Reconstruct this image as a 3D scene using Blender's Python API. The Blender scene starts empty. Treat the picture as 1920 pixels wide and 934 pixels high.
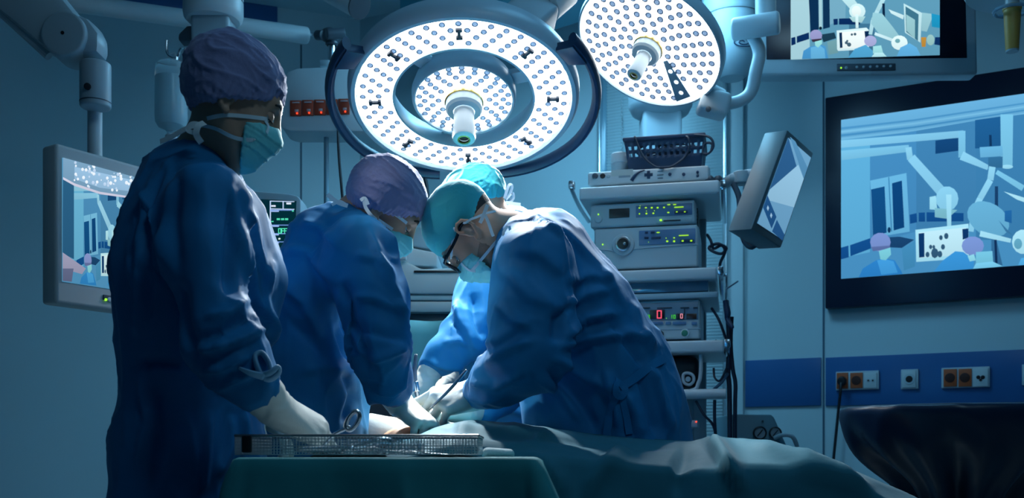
import bpy, bmesh, math, random
import numpy as np
from mathutils import Vector, Matrix
from mathutils.bvhtree import BVHTree

random.seed(7)
rng = np.random.default_rng(7)
F, CX, HY, CH = 1900.0, 960.0, 850.0, 0.98      # focal length in px, principal point, camera height
CAM = Vector((0, 0, CH))
scene = bpy.context.scene
COL = scene.collection


def P(x, y, Y):
    """world point seen at pixel (x, y) at distance Y"""
    return Vector(((x - CX) / F * Y, Y, CH + (HY - y) / F * Y))


def lin(c):
    c = c / 255.0
    return c / 12.92 if c <= 0.04045 else ((c + 0.055) / 1.055) ** 2.4


def srgb(r, g, b):
    return (lin(r), lin(g), lin(b))


# ------------------------------------------------------------------ materials
MATS = {}


def mat(name, color, rough=0.5, metal=0.0, var=0.0, vscale=8.0, bump=0.0, bscale=60.0, bstretch=(1, 1, 1),
        emit=None, estr=0.0, trans=0.0, ior=1.45, sheen=0.0, coat=0.0, spec=0.5, alpha=1.0):
    if name in MATS:
        return MATS[name]
    m = bpy.data.materials.new(name)
    m.use_nodes = True
    nt = m.node_tree
    b = nt.nodes['Principled BSDF']
    b.inputs['Base Color'].default_value = (*color, 1)
    b.inputs['Roughness'].default_value = rough
    b.inputs['Metallic'].default_value = metal
    b.inputs['IOR'].default_value = ior
    b.inputs['Specular IOR Level'].default_value = spec
    b.inputs['Transmission Weight'].default_value = trans
    b.inputs['Sheen Weight'].default_value = sheen
    b.inputs['Coat Weight'].default_value = coat
    b.inputs['Alpha'].default_value = alpha
    tc = nt.nodes.new('ShaderNodeTexCoord')
    mp = nt.nodes.new('ShaderNodeMapping')
    nt.links.new(tc.outputs['Object'], mp.inputs['Vector'])
    if var > 0:
        n = nt.nodes.new('ShaderNodeTexNoise')
        n.inputs['Scale'].default_value = vscale
        n.inputs['Detail'].default_value = 5
        nt.links.new(mp.outputs['Vector'], n.inputs['Vector'])
        r = nt.nodes.new('ShaderNodeMapRange')
        r.inputs['To Min'].default_value = 1 - var
        r.inputs['To Max'].default_value = 1 + var
        nt.links.new(n.outputs['Fac'], r.inputs['Value'])
        mx = nt.nodes.new('ShaderNodeVectorMath')
        mx.operation = 'SCALE'
        mx.inputs[0].default_value = color
        nt.links.new(r.outputs['Result'], mx.inputs['Scale'])
        nt.links.new(mx.outputs['Vector'], b.inputs['Base Color'])
    if bump > 0:
        mp2 = nt.nodes.new('ShaderNodeMapping')
        mp2.inputs['Scale'].default_value = bstretch
        nt.links.new(tc.outputs['Object'], mp2.inputs['Vector'])
        n2 = nt.nodes.new('ShaderNodeTexNoise')
        n2.inputs['Scale'].default_value = bscale
        n2.inputs['Detail'].default_value = 3
        nt.links.new(mp2.outputs['Vector'], n2.inputs['Vector'])
        bp = nt.nodes.new('ShaderNodeBump')
        bp.inputs['Strength'].default_value = bump
        bp.inputs['Distance'].default_value = 0.01
        nt.links.new(n2.outputs['Fac'], bp.inputs['Height'])
        nt.links.new(bp.outputs['Normal'], b.inputs['Normal'])
    if emit:
        b.inputs['Emission Color'].default_value = (*emit, 1)
        b.inputs['Emission Strength'].default_value = estr
    MATS[name] = m
    return m


def emat(name, color, strength):
    if name in MATS:
        return MATS[name]
    m = bpy.data.materials.new(name)
    m.use_nodes = True
    nt = m.node_tree
    nt.nodes.clear()
    e = nt.nodes.new('ShaderNodeEmission')
    e.inputs['Color'].default_value = (*color, 1)
    e.inputs['Strength'].default_value = strength
    o = nt.nodes.new('ShaderNodeOutputMaterial')
    nt.links.new(e.outputs[0], o.inputs[0])
    MATS[name] = m
    return m


def picture_mat():
    """a lit display: emits the picture's own colours"""
    if 'display_picture' in MATS:
        return MATS['display_picture']
    m = bpy.data.materials.new('display_picture')
    m.use_nodes = True
    nt = m.node_tree
    nt.nodes.clear()
    a = nt.nodes.new('ShaderNodeAttribute')
    a.attribute_name = 'Col'
    e = nt.nodes.new('ShaderNodeEmission')
    nt.links.new(a.outputs['Color'], e.inputs['Color'])
    o = nt.nodes.new('ShaderNodeOutputMaterial')
    nt.links.new(e.outputs[0], o.inputs[0])
    MATS['display_picture'] = m
    return m


# ------------------------------------------------------------------ objects
WM = {}


def tag(o, label=None, cat=None, group=None, kind=None):
    if label:
        o['label'] = label
    if cat:
        o['category'] = cat
    if group:
        o['group'] = group
    if kind:
        o['kind'] = kind
    return o


def empty(name, loc, label, cat, group=None):
    o = bpy.data.objects.new(name, None)
    o.empty_display_size = 0.1
    COL.objects.link(o)
    o.location = loc
    WM[o.name] = Matrix.Translation(loc)
    return tag(o, label, cat, group)


def link_mesh(name, me, mats, parent=None, smooth=35):
    """link a world-space mesh; its origin goes to the bottom centre of its box"""
    if not isinstance(mats, (list, tuple)):
        mats = [mats]
    for m in mats:
        me.materials.append(m)
    n = len(me.vertices)
    co = np.empty(n * 3)
    me.vertices.foreach_get('co', co)
    co = co.reshape(-1, 3)
    lo, hi = co.min(0), co.max(0)
    org = np.array([(lo[0] + hi[0]) / 2, (lo[1] + hi[1]) / 2, lo[2]])
    me.vertices.foreach_set('co', (co - org).ravel())
    me.update()
    if smooth:
        me.shade_smooth()
        if smooth < 170:
            me.set_sharp_from_angle(angle=math.radians(smooth))
    o = bpy.data.objects.new(name, me)
    COL.objects.link(o)
    o.location = org
    WM[o.name] = Matrix.Translation(Vector(org))
    if parent is not None:
        o.parent = parent
        o.matrix_parent_inverse = WM[parent.name].inverted()
    return o


def pydata(name, verts, faces, mats, parent=None, smooth=35, mi=None):
    me = bpy.data.meshes.new(name)
    me.from_pydata([tuple(v) for v in verts], [], [tuple(int(i) for i in f) for f in faces])
    if mi is not None:
        me.polygons.foreach_set('material_index', mi)
    me.validate()
    return link_mesh(name, me, mats, parent, smooth)


class MB:
    """collects shapes (in a local frame M) into one mesh"""

    def __init__(self, M=None):
        self.M = M or Matrix.Identity(4)
        self.bm = bmesh.new()
        self.k = 0

    def mi(self, k):
        self.k = k
        return self

    def _add(self, tmp, R=None):
        T = self.M @ R if R is not None else self.M
        bmesh.ops.transform(tmp, matrix=T, verts=tmp.verts)
        for f in tmp.faces:
            f.material_index = self.k
        me = bpy.data.meshes.new('tmp')
        tmp.to_mesh(me)
        tmp.free()
        self.bm.from_mesh(me)
        bpy.data.meshes.remove(me)
        return self

    def box(self, c, s, bev=0.0, seg=2, R=None):
        t = bmesh.new()
        bmesh.ops.create_cube(t, size=1)
        bmesh.ops.scale(t, vec=s, verts=t.verts)
        if bev > 0:
            bev = min(bev, 0.49 * min(s))
            bmesh.ops.bevel(t, geom=list(t.edges), offset=bev, segments=seg, profile=0.5, affect='EDGES')
        X = Matrix.Translation(c)
        if R is not None:
            X = X @ R.to_4x4()
        return self._add(t, X)

    def pbox(self, x0, y0, x1, y1, Y, d, bev=0.004, seg=2):
        """box facing the room's front whose front face covers these pixels at distance Y"""
        a, b = P(x0, y0, Y), P(x1, y1, Y)
        return self.box(((a.x + b.x) / 2, Y + d / 2, (a.z + b.z) / 2), (abs(b.x - a.x), d, abs(a.z - b.z)), bev, seg)

    def cyl(self, a, b, r0, r1=None, seg=20, cap=True):
        a, b = Vector(a), Vector(b)
        r1 = r0 if r1 is None else r1
        t = bmesh.new()
        L = (b - a).length
        bmesh.ops.create_cone(t, cap_ends=cap, segments=seg, radius1=r0, radius2=r1, depth=L)
        q = Vector((0, 0, 1)).rotation_difference((b - a).normalized())
        return self._add(t, Matrix.Translation((a + b) / 2) @ q.to_matrix().to_4x4())

    def rcyl(self, a, b, r, bev=0.004, seg=24):
        """cylinder with rounded ends"""
        a, b = Vector(a), Vector(b)
        L = (b - a).length
        bev = min(bev, r * .9, L * .45)
        prof = [(0, 0)] + [(r - bev + bev * math.sin(i * math.pi / 8), bev - bev * math.cos(i * math.pi / 8)) for i in range(5)]
        prof += [(r - bev + bev * math.cos(i * math.pi / 8), L - bev + bev * math.sin(i * math.pi / 8)) for i in range(5)] + [(0, L)]
        return self.lathe(prof, a, b - a, seg)

    def lathe(self, prof, org, axis, seg=32):
        """prof: (radius, height along axis)"""
        t = bmesh.new()
        rings = []
        for r, h in prof:
            if r < 1e-6:
                rings.append([t.verts.new((0, 0, h))])
            else:
                rings.append([t.verts.new((r * math.cos(2 * math.pi * i / seg), r * math.sin(2 * math.pi * i / seg), h)) for i in range(seg)])
        for A, B in zip(rings, rings[1:]):
            for i in range(seg):
                j = (i + 1) % seg
                if len(A) == 1 and len(B) == 1:
                    continue
                if len(A) == 1:
                    t.faces.new((A[0], B[j], B[i]))
                elif len(B) == 1:
                    t.faces.new((A[i], A[j], B[0]))
                else:
                    t.faces.new((A[i], A[j], B[j], B[i]))
        bmesh.ops.recalc_face_normals(t, faces=t.faces)
        q = Vector((0, 0, 1)).rotation_difference(Vector(axis).normalized())
        return self._add(t, Matrix.Translation(org) @ q.to_matrix().to_4x4())

    def sphere(self, c, r, seg=16, sc=(1, 1, 1)):
        t = bmesh.new()
        bmesh.ops.create_uvsphere(t, u_segments=seg, v_segments=max(6, seg // 2), radius=r)
        bmesh.ops.scale(t, vec=sc, verts=t.verts)
        return self._add(t, Matrix.Translation(c))

    def tube(self, pts, r, seg=8, closed=False, smooth=4, flat=None):
        """round tube along a smoothed polyline; r a number or one per point; flat=(normal, ratio) squashes it"""
        pts = [Vector(p) for p in pts]
        n0 = len(pts)
        rr = list(r) if isinstance(r, (list, tuple)) else [r] * n0
        if smooth > 1 and n0 > 2:
            q, qr = [], []
            N = n0 if closed else n0 - 1
            for i in range(N):
                p0 = pts[(i - 1) % n0] if closed or i > 0 else pts[0]
                p1 = pts[i]
                p2 = pts[(i + 1) % n0]
                p3 = pts[(i + 2) % n0] if closed or i + 2 < n0 else pts[-1]
                for s in range(smooth):
                    u = s / smooth
                    q.append(0.5 * ((2 * p1) + (p2 - p0) * u + (2 * p0 - 5 * p1 + 4 * p2 - p3) * u * u + (3 * p1 - p0 - 3 * p2 + p3) * u ** 3))
                    qr.append(rr[i] * (1 - u) + rr[(i + 1) % n0] * u)
            if not closed:
                q.append(pts[-1])
                qr.append(rr[-1])
            pts, rr = q, qr
        t = bmesh.new()
        rings = []
        n = len(pts)
        up = None
        for i, p in enumerate(pts):
            a = pts[(i - 1) % n] if closed or i > 0 else pts[0]
            b = pts[(i + 1) % n] if closed or i < n - 1 else pts[-1]
            d = (b - a)
            d = d.normalized() if d.length > 1e-9 else Vector((0, 0, 1))
            if up is None:
                up = Vector((0, 0, 1)) if abs(d.z) < .9 else Vector((1, 0, 0))
            s = d.cross(up)
            if s.length < 1e-6:
                s = d.orthogonal()
            s.normalize()
            u2 = s.cross(d).normalized()
            up = u2
            ring = []
            for k in range(seg):
                a_ = 2 * math.pi * k / seg
                o = s * math.cos(a_) * rr[i] + u2 * math.sin(a_) * rr[i]
                if flat:
                    nn = flat[0]
                    o = o - nn * o.dot(nn) * (1 - flat[1])
                ring.append(t.verts.new(p + o))
            rings.append(ring)
        m = n if closed else n - 1
        for i in range(m):
            A, B = rings[i], rings[(i + 1) % n]
            for k in range(seg):
                j = (k + 1) % seg
                t.faces.new((A[k], A[j], B[j], B[k]))
        if not closed:
            t.faces.new(rings[0])
            t.faces.new(list(reversed(rings[-1])))
        bmesh.ops.recalc_face_normals(t, faces=t.faces)
        return self._add(t)

    def prism(self, poly, depth, bev=0.0, R=None):
        """polygon (3D points, planar) pushed back by the vector depth"""
        t = bmesh.new()
        vs = [t.verts.new(Vector(p)) for p in poly]
        f = t.faces.new(vs)
        e = bmesh.ops.extrude_face_region(t, geom=[f])
        nv = [x for x in e['geom'] if isinstance(x, bmesh.types.BMVert)]
        bmesh.ops.translate(t, vec=Vector(depth), verts=nv)
        bmesh.ops.recalc_face_normals(t, faces=t.faces)
        if bev > 0:
            bmesh.ops.bevel(t, geom=list(t.edges), offset=bev, segments=2, profile=0.5, affect='EDGES')
        return self._add(t, R)

    def build(self, name, mats, parent=None, smooth=35):
        me = bpy.data.meshes.new(name)
        self.bm.to_mesh(me)
        self.bm.free()
        return link_mesh(name, me, mats, parent, smooth)


def M_frame(o, x, y, z):
    m = Matrix.Identity(4)
    for i, a in enumerate((x, y, z)):
        m[0][i], m[1][i], m[2][i] = a
    m.translation = o
    return m


class Plane:
    """a vertical or tilted plane: origin, U (to the right), V (up), N (towards the room)"""

    def __init__(self, o, U, V=Vector((0, 0, 1))):
        self.o, self.U, self.V = Vector(o), Vector(U).normalized(), Vector(V).normalized()
        self.N = self.U.cross(self.V).normalized()
        self.M = M_frame(self.o, self.U, -self.N, self.V)      # local x = right, y = into the thing, z = up

    def w(self, u, v, off=0.0):
        return self.o + self.U * u + self.V * v + self.N * off

    def hit(self, x, y, off=0.0):
        d = P(x, y, 1.0) - CAM
        o = self.o + self.N * off
        t = (o - CAM).dot(self.N) / d.dot(self.N)
        return CAM + d * t

    def uv(self, x, y, off=0.0):
        p = self.hit(x, y, off) - self.o
        return p.dot(self.U), p.dot(self.V)


def picture(name, parent, polys, base=0.0003, step=0.00004):
    """a display's picture: flat coloured patches in one sheet. polys: (colour sRGB, [world points], normal)"""
    V, Fc, C = [], [], []
    for i, (c, pts, N) in enumerate(polys):
        o = N * (base + step * i)
        b = len(V)
        V += [tuple(p + o) for p in pts]
        Fc.append(list(range(b, b + len(pts))))
        C.append(c)
    me = bpy.data.meshes.new(name)
    me.from_pydata(V, [], Fc)
    at = me.attributes.new('Col', 'FLOAT_COLOR', 'CORNER')
    data = []
    for f, c in zip(Fc, C):
        zs = [V[i][2] for i in f]
        z0, z1 = min(zs), max(zs)
        for i in f:
            k = 1 + .16 * ((V[i][2] - z0) / max(1e-6, z1 - z0) - .5)
            data += [v * k for v in srgb(*c)] + [1.0]
    at.data.foreach_set('color', data)
    return link_mesh(name, me, picture_mat(), parent, 0)


# seven-segment / block letters as strokes in a unit box (w .6, h 1)
GLYPH = {
    'O': [[(0, 0), (.6, 0), (.6, 1), (0, 1), (0, 0)]], '0': [[(0, 0), (.6, 0), (.6, 1), (0, 1), (0, 0)]],
    'F': [[(0, 0), (0, 1), (.6, 1)], [(0, .5), (.5, .5)]], '1': [[(.3, 0), (.3, 1)]],
    '7': [[(0, 1), (.6, 1), (.3, 0)]], '3': [[(0, 1), (.6, 1), (.6, 0), (0, 0)], [(.1, .5), (.6, .5)]],
    '2': [[(0, 1), (.6, 1), (.6, .5), (0, .5), (0, 0), (.6, 0)]], '5': [[(.6, 1), (0, 1), (0, .5), (.6, .5), (.6, 0), (0, 0)]],
    '-': [[(0, .5), (.6, .5)]],
}


def glyph_polys(txt, x0, y0, h, wst, adv=.85, aspect=1.0):
    """strokes of txt as little quads; x right, y DOWN (pixels); y0 = top"""
    out = []
    for i, ch in enumerate(txt):
        for st in GLYPH.get(ch, []):
            for (ax, ay), (bx, by) in zip(st, st[1:]):
                a = (x0 + (i * adv + ax) * h * aspect, y0 + (1 - ay) * h)
                b = (x0 + (i * adv + bx) * h * aspect, y0 + (1 - by) * h)
                dx, dy = b[0] - a[0], b[1] - a[1]
                L = math.hypot(dx, dy) or 1
                ex, ey = dx / L * wst / 2, dy / L * wst / 2
                nx, ny = -ey, ex
                out.append([(a[0] - ex + nx, a[1] - ey + ny), (b[0] + ex + nx, b[1] + ey + ny), (b[0] + ex - nx, b[1] + ey - ny), (a[0] - ex - nx, a[1] - ey - ny)])
    return out


# ------------------------------------------------------------------ implicit surfaces (bodies, gowns, gloves)
def smin(a, b, k):
    if k <= 0:
        return np.minimum(a, b)
    h = np.maximum(k - np.abs(a - b), 0) / k
    return np.minimum(a, b) - h * h * k * 0.25


class SDF:
    def __init__(self):
        self.pr = []

    def rc(self, a, b, ra, rb=None, k=.03, sq=None):
        """tapered limb a->b; sq=(axis, factor) makes it wider along axis"""
        self.pr.append(('rc', np.array(a, float), np.array(b, float), ra, ra if rb is None else rb, k, sq))
        return self

    def chain(self, pts, rs, k=.03, sq=None):
        for i in range(len(pts) - 1):
            self.rc(pts[i], pts[i + 1], rs[i], rs[i + 1], k, sq)
        return self

    def el(self, c, r, R=None, k=.02, sub=False):
        """ellipsoid; R: 3x3 whose columns are its axes"""
        self.pr.append(('el', np.array(c, float), np.array(r, float), np.eye(3) if R is None else np.array(R, float), k, sub))
        return self

    def cut(self, p, n):
        """keep the side the normal points away from"""
        self.pr.append(('cut', np.array(p, float), np.array(n, float) / np.linalg.norm(n)))
        return self

    def bounds(self):
        lo, hi = np.full(3, 1e9), np.full(3, -1e9)
        for p in self.pr:
            if p[0] == 'rc':
                s = p[6][1] if p[6] else 1
                r = max(p[3], p[4]) * max(1, s)
                for q in (p[1], p[2]):
                    lo, hi = np.minimum(lo, q - r), np.maximum(hi, q + r)
            elif p[0] == 'el' and not p[5]:
                r = p[2].max()
                lo, hi = np.minimum(lo, p[1] - r), np.maximum(hi, p[1] + r)
        return lo, hi

    def field(self, xs, ys, zs):
        vals = np.full((len(xs), len(ys), len(zs)), 0.12, np.float32)
        ax = (xs, ys, zs)
        for p in self.pr:
            if p[0] == 'cut':
                _, c, n = p
                d = ((xs - c[0]) * n[0])[:, None, None] + ((ys - c[1]) * n[1])[None, :, None] + ((zs - c[2]) * n[2])[None, None, :]
                vals = np.maximum(vals, d.astype(np.float32))
                continue
            if p[0] == 'rc':
                _, a, b, ra, rb, k, sq = p
                r = max(ra, rb) * max(1, sq[1] if sq else 1) + k + .03
                lo, hi = np.minimum(a, b) - r, np.maximum(a, b) + r
            else:
                _, c, rad, R, k, sub = p
                r = rad.max() + k + .03
                lo, hi = c - r, c + r
            sl = []
            for i in range(3):
                i0, i1 = np.searchsorted(ax[i], lo[i]), np.searchsorted(ax[i], hi[i])
                sl.append(slice(i0, i1))
            X, Y, Z = np.meshgrid(xs[sl[0]], ys[sl[1]], zs[sl[2]], indexing='ij')
            if X.size == 0:
                continue
            if p[0] == 'rc':
                ba = b - a
                L2 = max(float(ba @ ba), 1e-12)
                qx, qy, qz = X - a[0], Y - a[1], Z - a[2]
                t = np.clip((qx * ba[0] + qy * ba[1] + qz * ba[2]) / L2, 0, 1)
                qx, qy, qz = qx - t * ba[0], qy - t * ba[1], qz - t * ba[2]
                if sq:
                    w = np.array(sq[0], float)
                    w /= np.linalg.norm(w)
                    e = (qx * w[0] + qy * w[1] + qz * w[2]) * (1 - 1 / sq[1])
                    qx, qy, qz = qx - e * w[0], qy - e * w[1], qz - e * w[2]
                d = np.sqrt(qx * qx + qy * qy + qz * qz) - (ra + (rb - ra) * t)
            else:
                q = np.stack([X - c[0], Y - c[1], Z - c[2]], -1) @ R
                k0 = np.linalg.norm(q / rad, axis=-1)
                k1 = np.linalg.norm(q / rad ** 2, axis=-1) + 1e-9
                d = k0 * (k0 - 1) / k1
            s = tuple(sl)
            d = d.astype(np.float32)
            if p[0] == 'el' and p[5]:
                vals[s] = -smin(-vals[s], d, k)
            else:
                vals[s] = smin(vals[s], d, k)
        return vals

    def mesh(self, h=.006, fine=None, coarse=None):
        """surface nets; fine=(lo, hi, hf): a box of finer cells"""
        lo, hi = self.bounds()
        lo, hi = lo - .03, hi + .03
        ax = []
        for i in range(3):
            if fine:
                f0, f1, hf = fine[0][i], fine[1][i], fine[2]
                a = np.arange(lo[i], f0, h) if f0 > lo[i] else np.array([])
                m = np.arange(max(f0, lo[i]), min(f1, hi[i]), hf)
                c = np.arange(min(f1, hi[i]), hi[i] + h, h)
                ax.append(np.concatenate([a, m, c]))
            else:
                ax.append(np.arange(lo[i], hi[i] + h, h))
        v = self.field(*ax)
        return surface_nets(v, *ax)


def surface_nets(vals, xs, ys, zs):
    ins = vals < 0
    nx, ny, nz = vals.shape
    cs = [(i, j, k) for i in (0, 1) for j in (0, 1) for k in (0, 1)]
    cnt = np.zeros((nx - 1, ny - 1, nz - 1), np.int8)
    for i, j, k in cs:
        cnt += ins[i:nx - 1 + i, j:ny - 1 + j, k:nz - 1 + k]
    act = (cnt > 0) & (cnt < 8)
    I = np.argwhere(act)
    idx = np.full(act.shape, -1, np.int64)
    idx[act] = np.arange(len(I))
    acc = np.zeros((len(I), 3))
    c = np.zeros(len(I))
    for a in cs:
        for d in range(3):
            if a[d]:
                continue
            b = list(a)
            b[d] = 1
            v0 = vals[I[:, 0] + a[0], I[:, 1] + a[1], I[:, 2] + a[2]]
            v1 = vals[I[:, 0] + b[0], I[:, 1] + b[1], I[:, 2] + b[2]]
            m = (v0 < 0) != (v1 < 0)
            t = np.where(m, v0 / np.where(m, v0 - v1, 1), 0)
            p = np.array(a, float)[None, :].repeat(len(I), 0)
            p[:, d] += t
            acc += p * m[:, None]
            c += m
    f = acc / c[:, None]
    V = np.empty_like(f)
    for d, axx in enumerate((xs, ys, zs)):
        i0 = I[:, d]
        V[:, d] = axx[i0] * (1 - f[:, d]) + axx[i0 + 1] * f[:, d]
    Q = []
    for d in range(3):
        u, w = (d + 1) % 3, (d + 2) % 3
        s0 = [slice(None)] * 3
        s1 = [slice(None)] * 3
        s0[d] = slice(0, vals.shape[d] - 1)
        s1[d] = slice(1, None)
        ch = ins[tuple(s0)] != ins[tuple(s1)]
        e = np.argwhere(ch)
        e = e[(e[:, u] > 0) & (e[:, w] > 0) & (e[:, u] < vals.shape[u] - 1) & (e[:, w] < vals.shape[w] - 1)]
        st = ins[e[:, 0], e[:, 1], e[:, 2]]

        def cell(du, dw):
            q = e.copy()
            q[:, u] += du
            q[:, w] += dw
            return idx[q[:, 0], q[:, 1], q[:, 2]]
        q = np.stack([cell(-1, -1), cell(0, -1), cell(0, 0), cell(-1, 0)], 1)
        q[~st] = q[~st][:, ::-1]
        Q.append(q)
    Q = np.concatenate(Q)
    return V, Q


def normals(V, Q):
    n = np.cross(V[Q[:, 2]] - V[Q[:, 0]], V[Q[:, 3]] - V[Q[:, 1]])
    N = np.zeros_like(V)
    for i in range(4):
        np.add.at(N, Q[:, i], n)
    return N / (np.linalg.norm(N, axis=1, keepdims=True) + 1e-12)


def relax(V, Q, it=2, f=.5):
    e = np.concatenate([Q[:, [0, 1]], Q[:, [1, 2]], Q[:, [2, 3]], Q[:, [3, 0]]])
    for _ in range(it):
        S = np.zeros_like(V)
        c = np.zeros(len(V))
        np.add.at(S, e[:, 0], V[e[:, 1]])
        np.add.at(c, e[:, 0], 1)
        np.add.at(S, e[:, 1], V[e[:, 0]])
        np.add.at(c, e[:, 1], 1)
        V = V * (1 - f) + f * S / np.maximum(c, 1)[:, None]
    return V


def vnoise(p, seed=0):
    """smooth value noise in -1..1, vectorised"""
    i = np.floor(p).astype(np.int64)
    f = p - i
    f = f * f * f * (f * (f * 6 - 15) + 10)

    def h(a, b, c):
        n = (a * 374761393 + b * 668265263 + c * 2147483647 + seed * 1274126177) & 0xffffffff
        n = ((n ^ (n >> 13)) * 1274126177) & 0xffffffff
        n = (n ^ (n >> 16)) & 0xffffff
        return n / float(0xffffff) * 2 - 1
    r = 0
    for a in (0, 1):
        for b in (0, 1):
            for c in (0, 1):
                w = (f[:, 0] if a else 1 - f[:, 0]) * (f[:, 1] if b else 1 - f[:, 1]) * (f[:, 2] if c else 1 - f[:, 2])
                r = r + w * h(i[:, 0] + a, i[:, 1] + b, i[:, 2] + c)
    return r


def ridges(p, seed=0, sharp=2.0):
    """crease lines: 1 on a crease, 0 away"""
    w = np.stack([vnoise(p * .7 + 17.3, seed + 5), vnoise(p * .7 + 5.1, seed + 6), vnoise(p * .7 + 9.7, seed + 7)], 1)
    n = vnoise(p + .6 * w, seed)
    return (1 - np.minimum(np.abs(n) * 2.2, 1)) ** sharp


def project(V):
    x = CX + F * V[:, 0] / V[:, 1]
    y = HY - F * (V[:, 2] - CH) / V[:, 1]
    return x, y


def seg_dist(x, y, pts):
    """distance (px) to a polyline and the position 0..1 along it"""
    best = np.full(x.shape, 1e9)
    tt = np.zeros(x.shape)
    sgn = np.zeros(x.shape)
    n = len(pts) - 1
    for i in range(n):
        ax, ay = pts[i]
        bx, by = pts[i + 1]
        dx, dy = bx - ax, by - ay
        L2 = dx * dx + dy * dy + 1e-9
        t = np.clip(((x - ax) * dx + (y - ay) * dy) / L2, 0, 1)
        d = np.hypot(x - ax - t * dx, y - ay - t * dy)
        s = np.sign((x - ax) * dy - (y - ay) * dx)
        m = d < best
        best = np.where(m, d, best)
        tt = np.where(m, (i + t) / n, tt)
        sgn = np.where(m, s, sgn)
    return best, tt, sgn


def crease(V, Q, strokes, side=-1):
    """folds pressed into a cloth: strokes = (pixel polyline, width px, height m): a soft ridge or valley, sharper on one side,
    worked into the side of the cloth that the polyline was read from"""
    N = normals(V, Q)
    view = V - np.array(CAM)
    view /= np.linalg.norm(view, axis=1, keepdims=True)
    face = np.clip(-(N * view).sum(1) * 2 + .4, 0, 1)
    x, y = project(V)
    D = np.zeros(len(V))
    for pts, w, a in strokes:
        d, t, s = seg_dist(x, y, pts)
        ww = np.where(s > 0, w * 1.5, w * .65)
        prof = np.exp(-(d / ww) ** 2) * np.clip(np.sin(np.pi * np.clip(t, .03, .97)) * 1.8, 0, 1)
        D += 1.7 * a * prof
    return V + N * (D * face)[:, None]


def surf_points(ob_bvh, pts, lift=.002):
    """points of a surface seen along these pixels, lifted a little off it"""
    out = []
    for x, y in pts:
        d = (P(x, y, 1.0) - CAM).normalized()
        hit, nrm, i, dist = ob_bvh.ray_cast(CAM, d)
        if hit is not None:
            out.append((hit + nrm * lift, nrm))
    return out


def ribbon(name, pn, width, thick, m, parent):
    """flat tape through (point, normal) pairs"""
    V, Fc = [], []
    n = len(pn)
    for i, (p, nr) in enumerate(pn):
        a = pn[max(0, i - 1)][0]
        b = pn[min(n - 1, i + 1)][0]
        d = (b - a).normalized()
        s = d.cross(nr).normalized() * (width / 2)
        u = nr * (thick / 2)
        V += [p - s - u, p + s - u, p + s + u, p - s + u]
    for i in range(n - 1):
        b = 4 * i
        for k in range(4):
            Fc.append((b + k, b + (k + 1) % 4, b + 4 + (k + 1) % 4, b + 4 + k))
    Fc += [(3, 2, 1, 0), (4 * n - 4, 4 * n - 3, 4 * n - 2, 4 * n - 1)]
    return pydata(name, V, Fc, m, parent, 60)


def smooth_line(pts, k=4):
    pts = [Vector(p) for p in pts]
    out = []
    for i in range(len(pts) - 1):
        p0, p1, p2, p3 = pts[max(0, i - 1)], pts[i], pts[i + 1], pts[min(len(pts) - 1, i + 2)]
        for s in range(k):
            u = s / k
            out.append(0.5 * ((2 * p1) + (p2 - p0) * u + (2 * p0 - 5 * p1 + 4 * p2 - p3) * u * u + (3 * p1 - p0 - 3 * p2 + p3) * u ** 3))
    out.append(pts[-1])
    return out
# ------------------------------------------------------------------ camera, world, view
cam = bpy.data.cameras.new('camera')
cam.sensor_width = 36
cam.lens = 36 * F / 1920
cam.shift_y = (HY - 467) / 1920
cam.clip_start = .05
cam.dof.use_dof = True
cam.dof.focus_distance = 2.45
cam.dof.aperture_fstop = 6.3
camo = bpy.data.objects.new('camera', cam)
COL.objects.link(camo)
camo.location = CAM
camo.rotation_euler = (math.pi / 2, 0, 0)
scene.camera = camo
scene.view_settings.view_transform = 'Standard'
scene.view_settings.look = 'None'
scene.view_settings.gamma = 1
scene.view_settings.exposure = 0.0
scene.view_settings.use_curve_mapping = False
scene.cycles.use_denoising = True
scene.cycles.max_bounces = 8
scene.cycles.sample_clamp_indirect = 4

w = bpy.data.worlds.new('world')
w.use_nodes = True
scene.world = w
bg = w.node_tree.nodes['Background']
bg.inputs[0].default_value = (0.03, 0.30, 0.66, 1)
bg.inputs[1].default_value = 0.045

# ------------------------------------------------------------------ materials
WALL = mat('wall_paint', (.50, .66, .72), .38, var=.05, vscale=.8, bump=.03, bscale=120)
CEIL = mat('ceiling_paint', (.52, .68, .74), .5, var=.03)
BAND = mat('blue_wall_band', (.025, .12, .32), .30, var=.06, vscale=3)
WHITE = mat('white_plastic', (.62, .70, .74), .35, var=.03)
CREAM = mat('cream_metal', (.60, .62, .62), .38, var=.03)
GREY = mat('grey_plastic', (.36, .45, .50), .42, var=.04)
LGREY = mat('light_grey_plastic', (.52, .60, .64), .40, var=.03)
DGREY = mat('dark_grey_plastic', (.05, .075, .10), .45, var=.05)
BLACK = mat('black_plastic', (.006, .008, .012), .40, var=.05)
RUBBER = mat('black_rubber', (.008, .012, .02), .55)
NAVY = mat('navy_plastic', (.010, .035, .085), .42, var=.06)
CHROME = mat('chrome', (.75, .80, .84), .14, 1.0)
STEEL = mat('steel', (.55, .60, .64), .25, 1.0, var=.08, vscale=40)
BRASS = mat('brass', (.75, .50, .15), .25, 1.0)
RED = mat('red_socket', (.32, .045, .02), .40, var=.06)
GLASSY = mat('clear_plastic', (.75, .9, .95), .08, trans=.92, ior=1.35)
FLOORM = mat('floor_vinyl', (.20, .32, .36), .30, var=.08, vscale=5)
GREEN_LED = emat('green_led', (.35, 1.0, .05), 1.3)
RED_LED = emat('red_led', (1.0, .06, .02), 2.2)
PINK_LED = emat('red_digit', (1.0, .10, .14), 1.6)
TEAL_ON = emat('teal_readout', (.05, .9, .55), 1.0)

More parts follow.
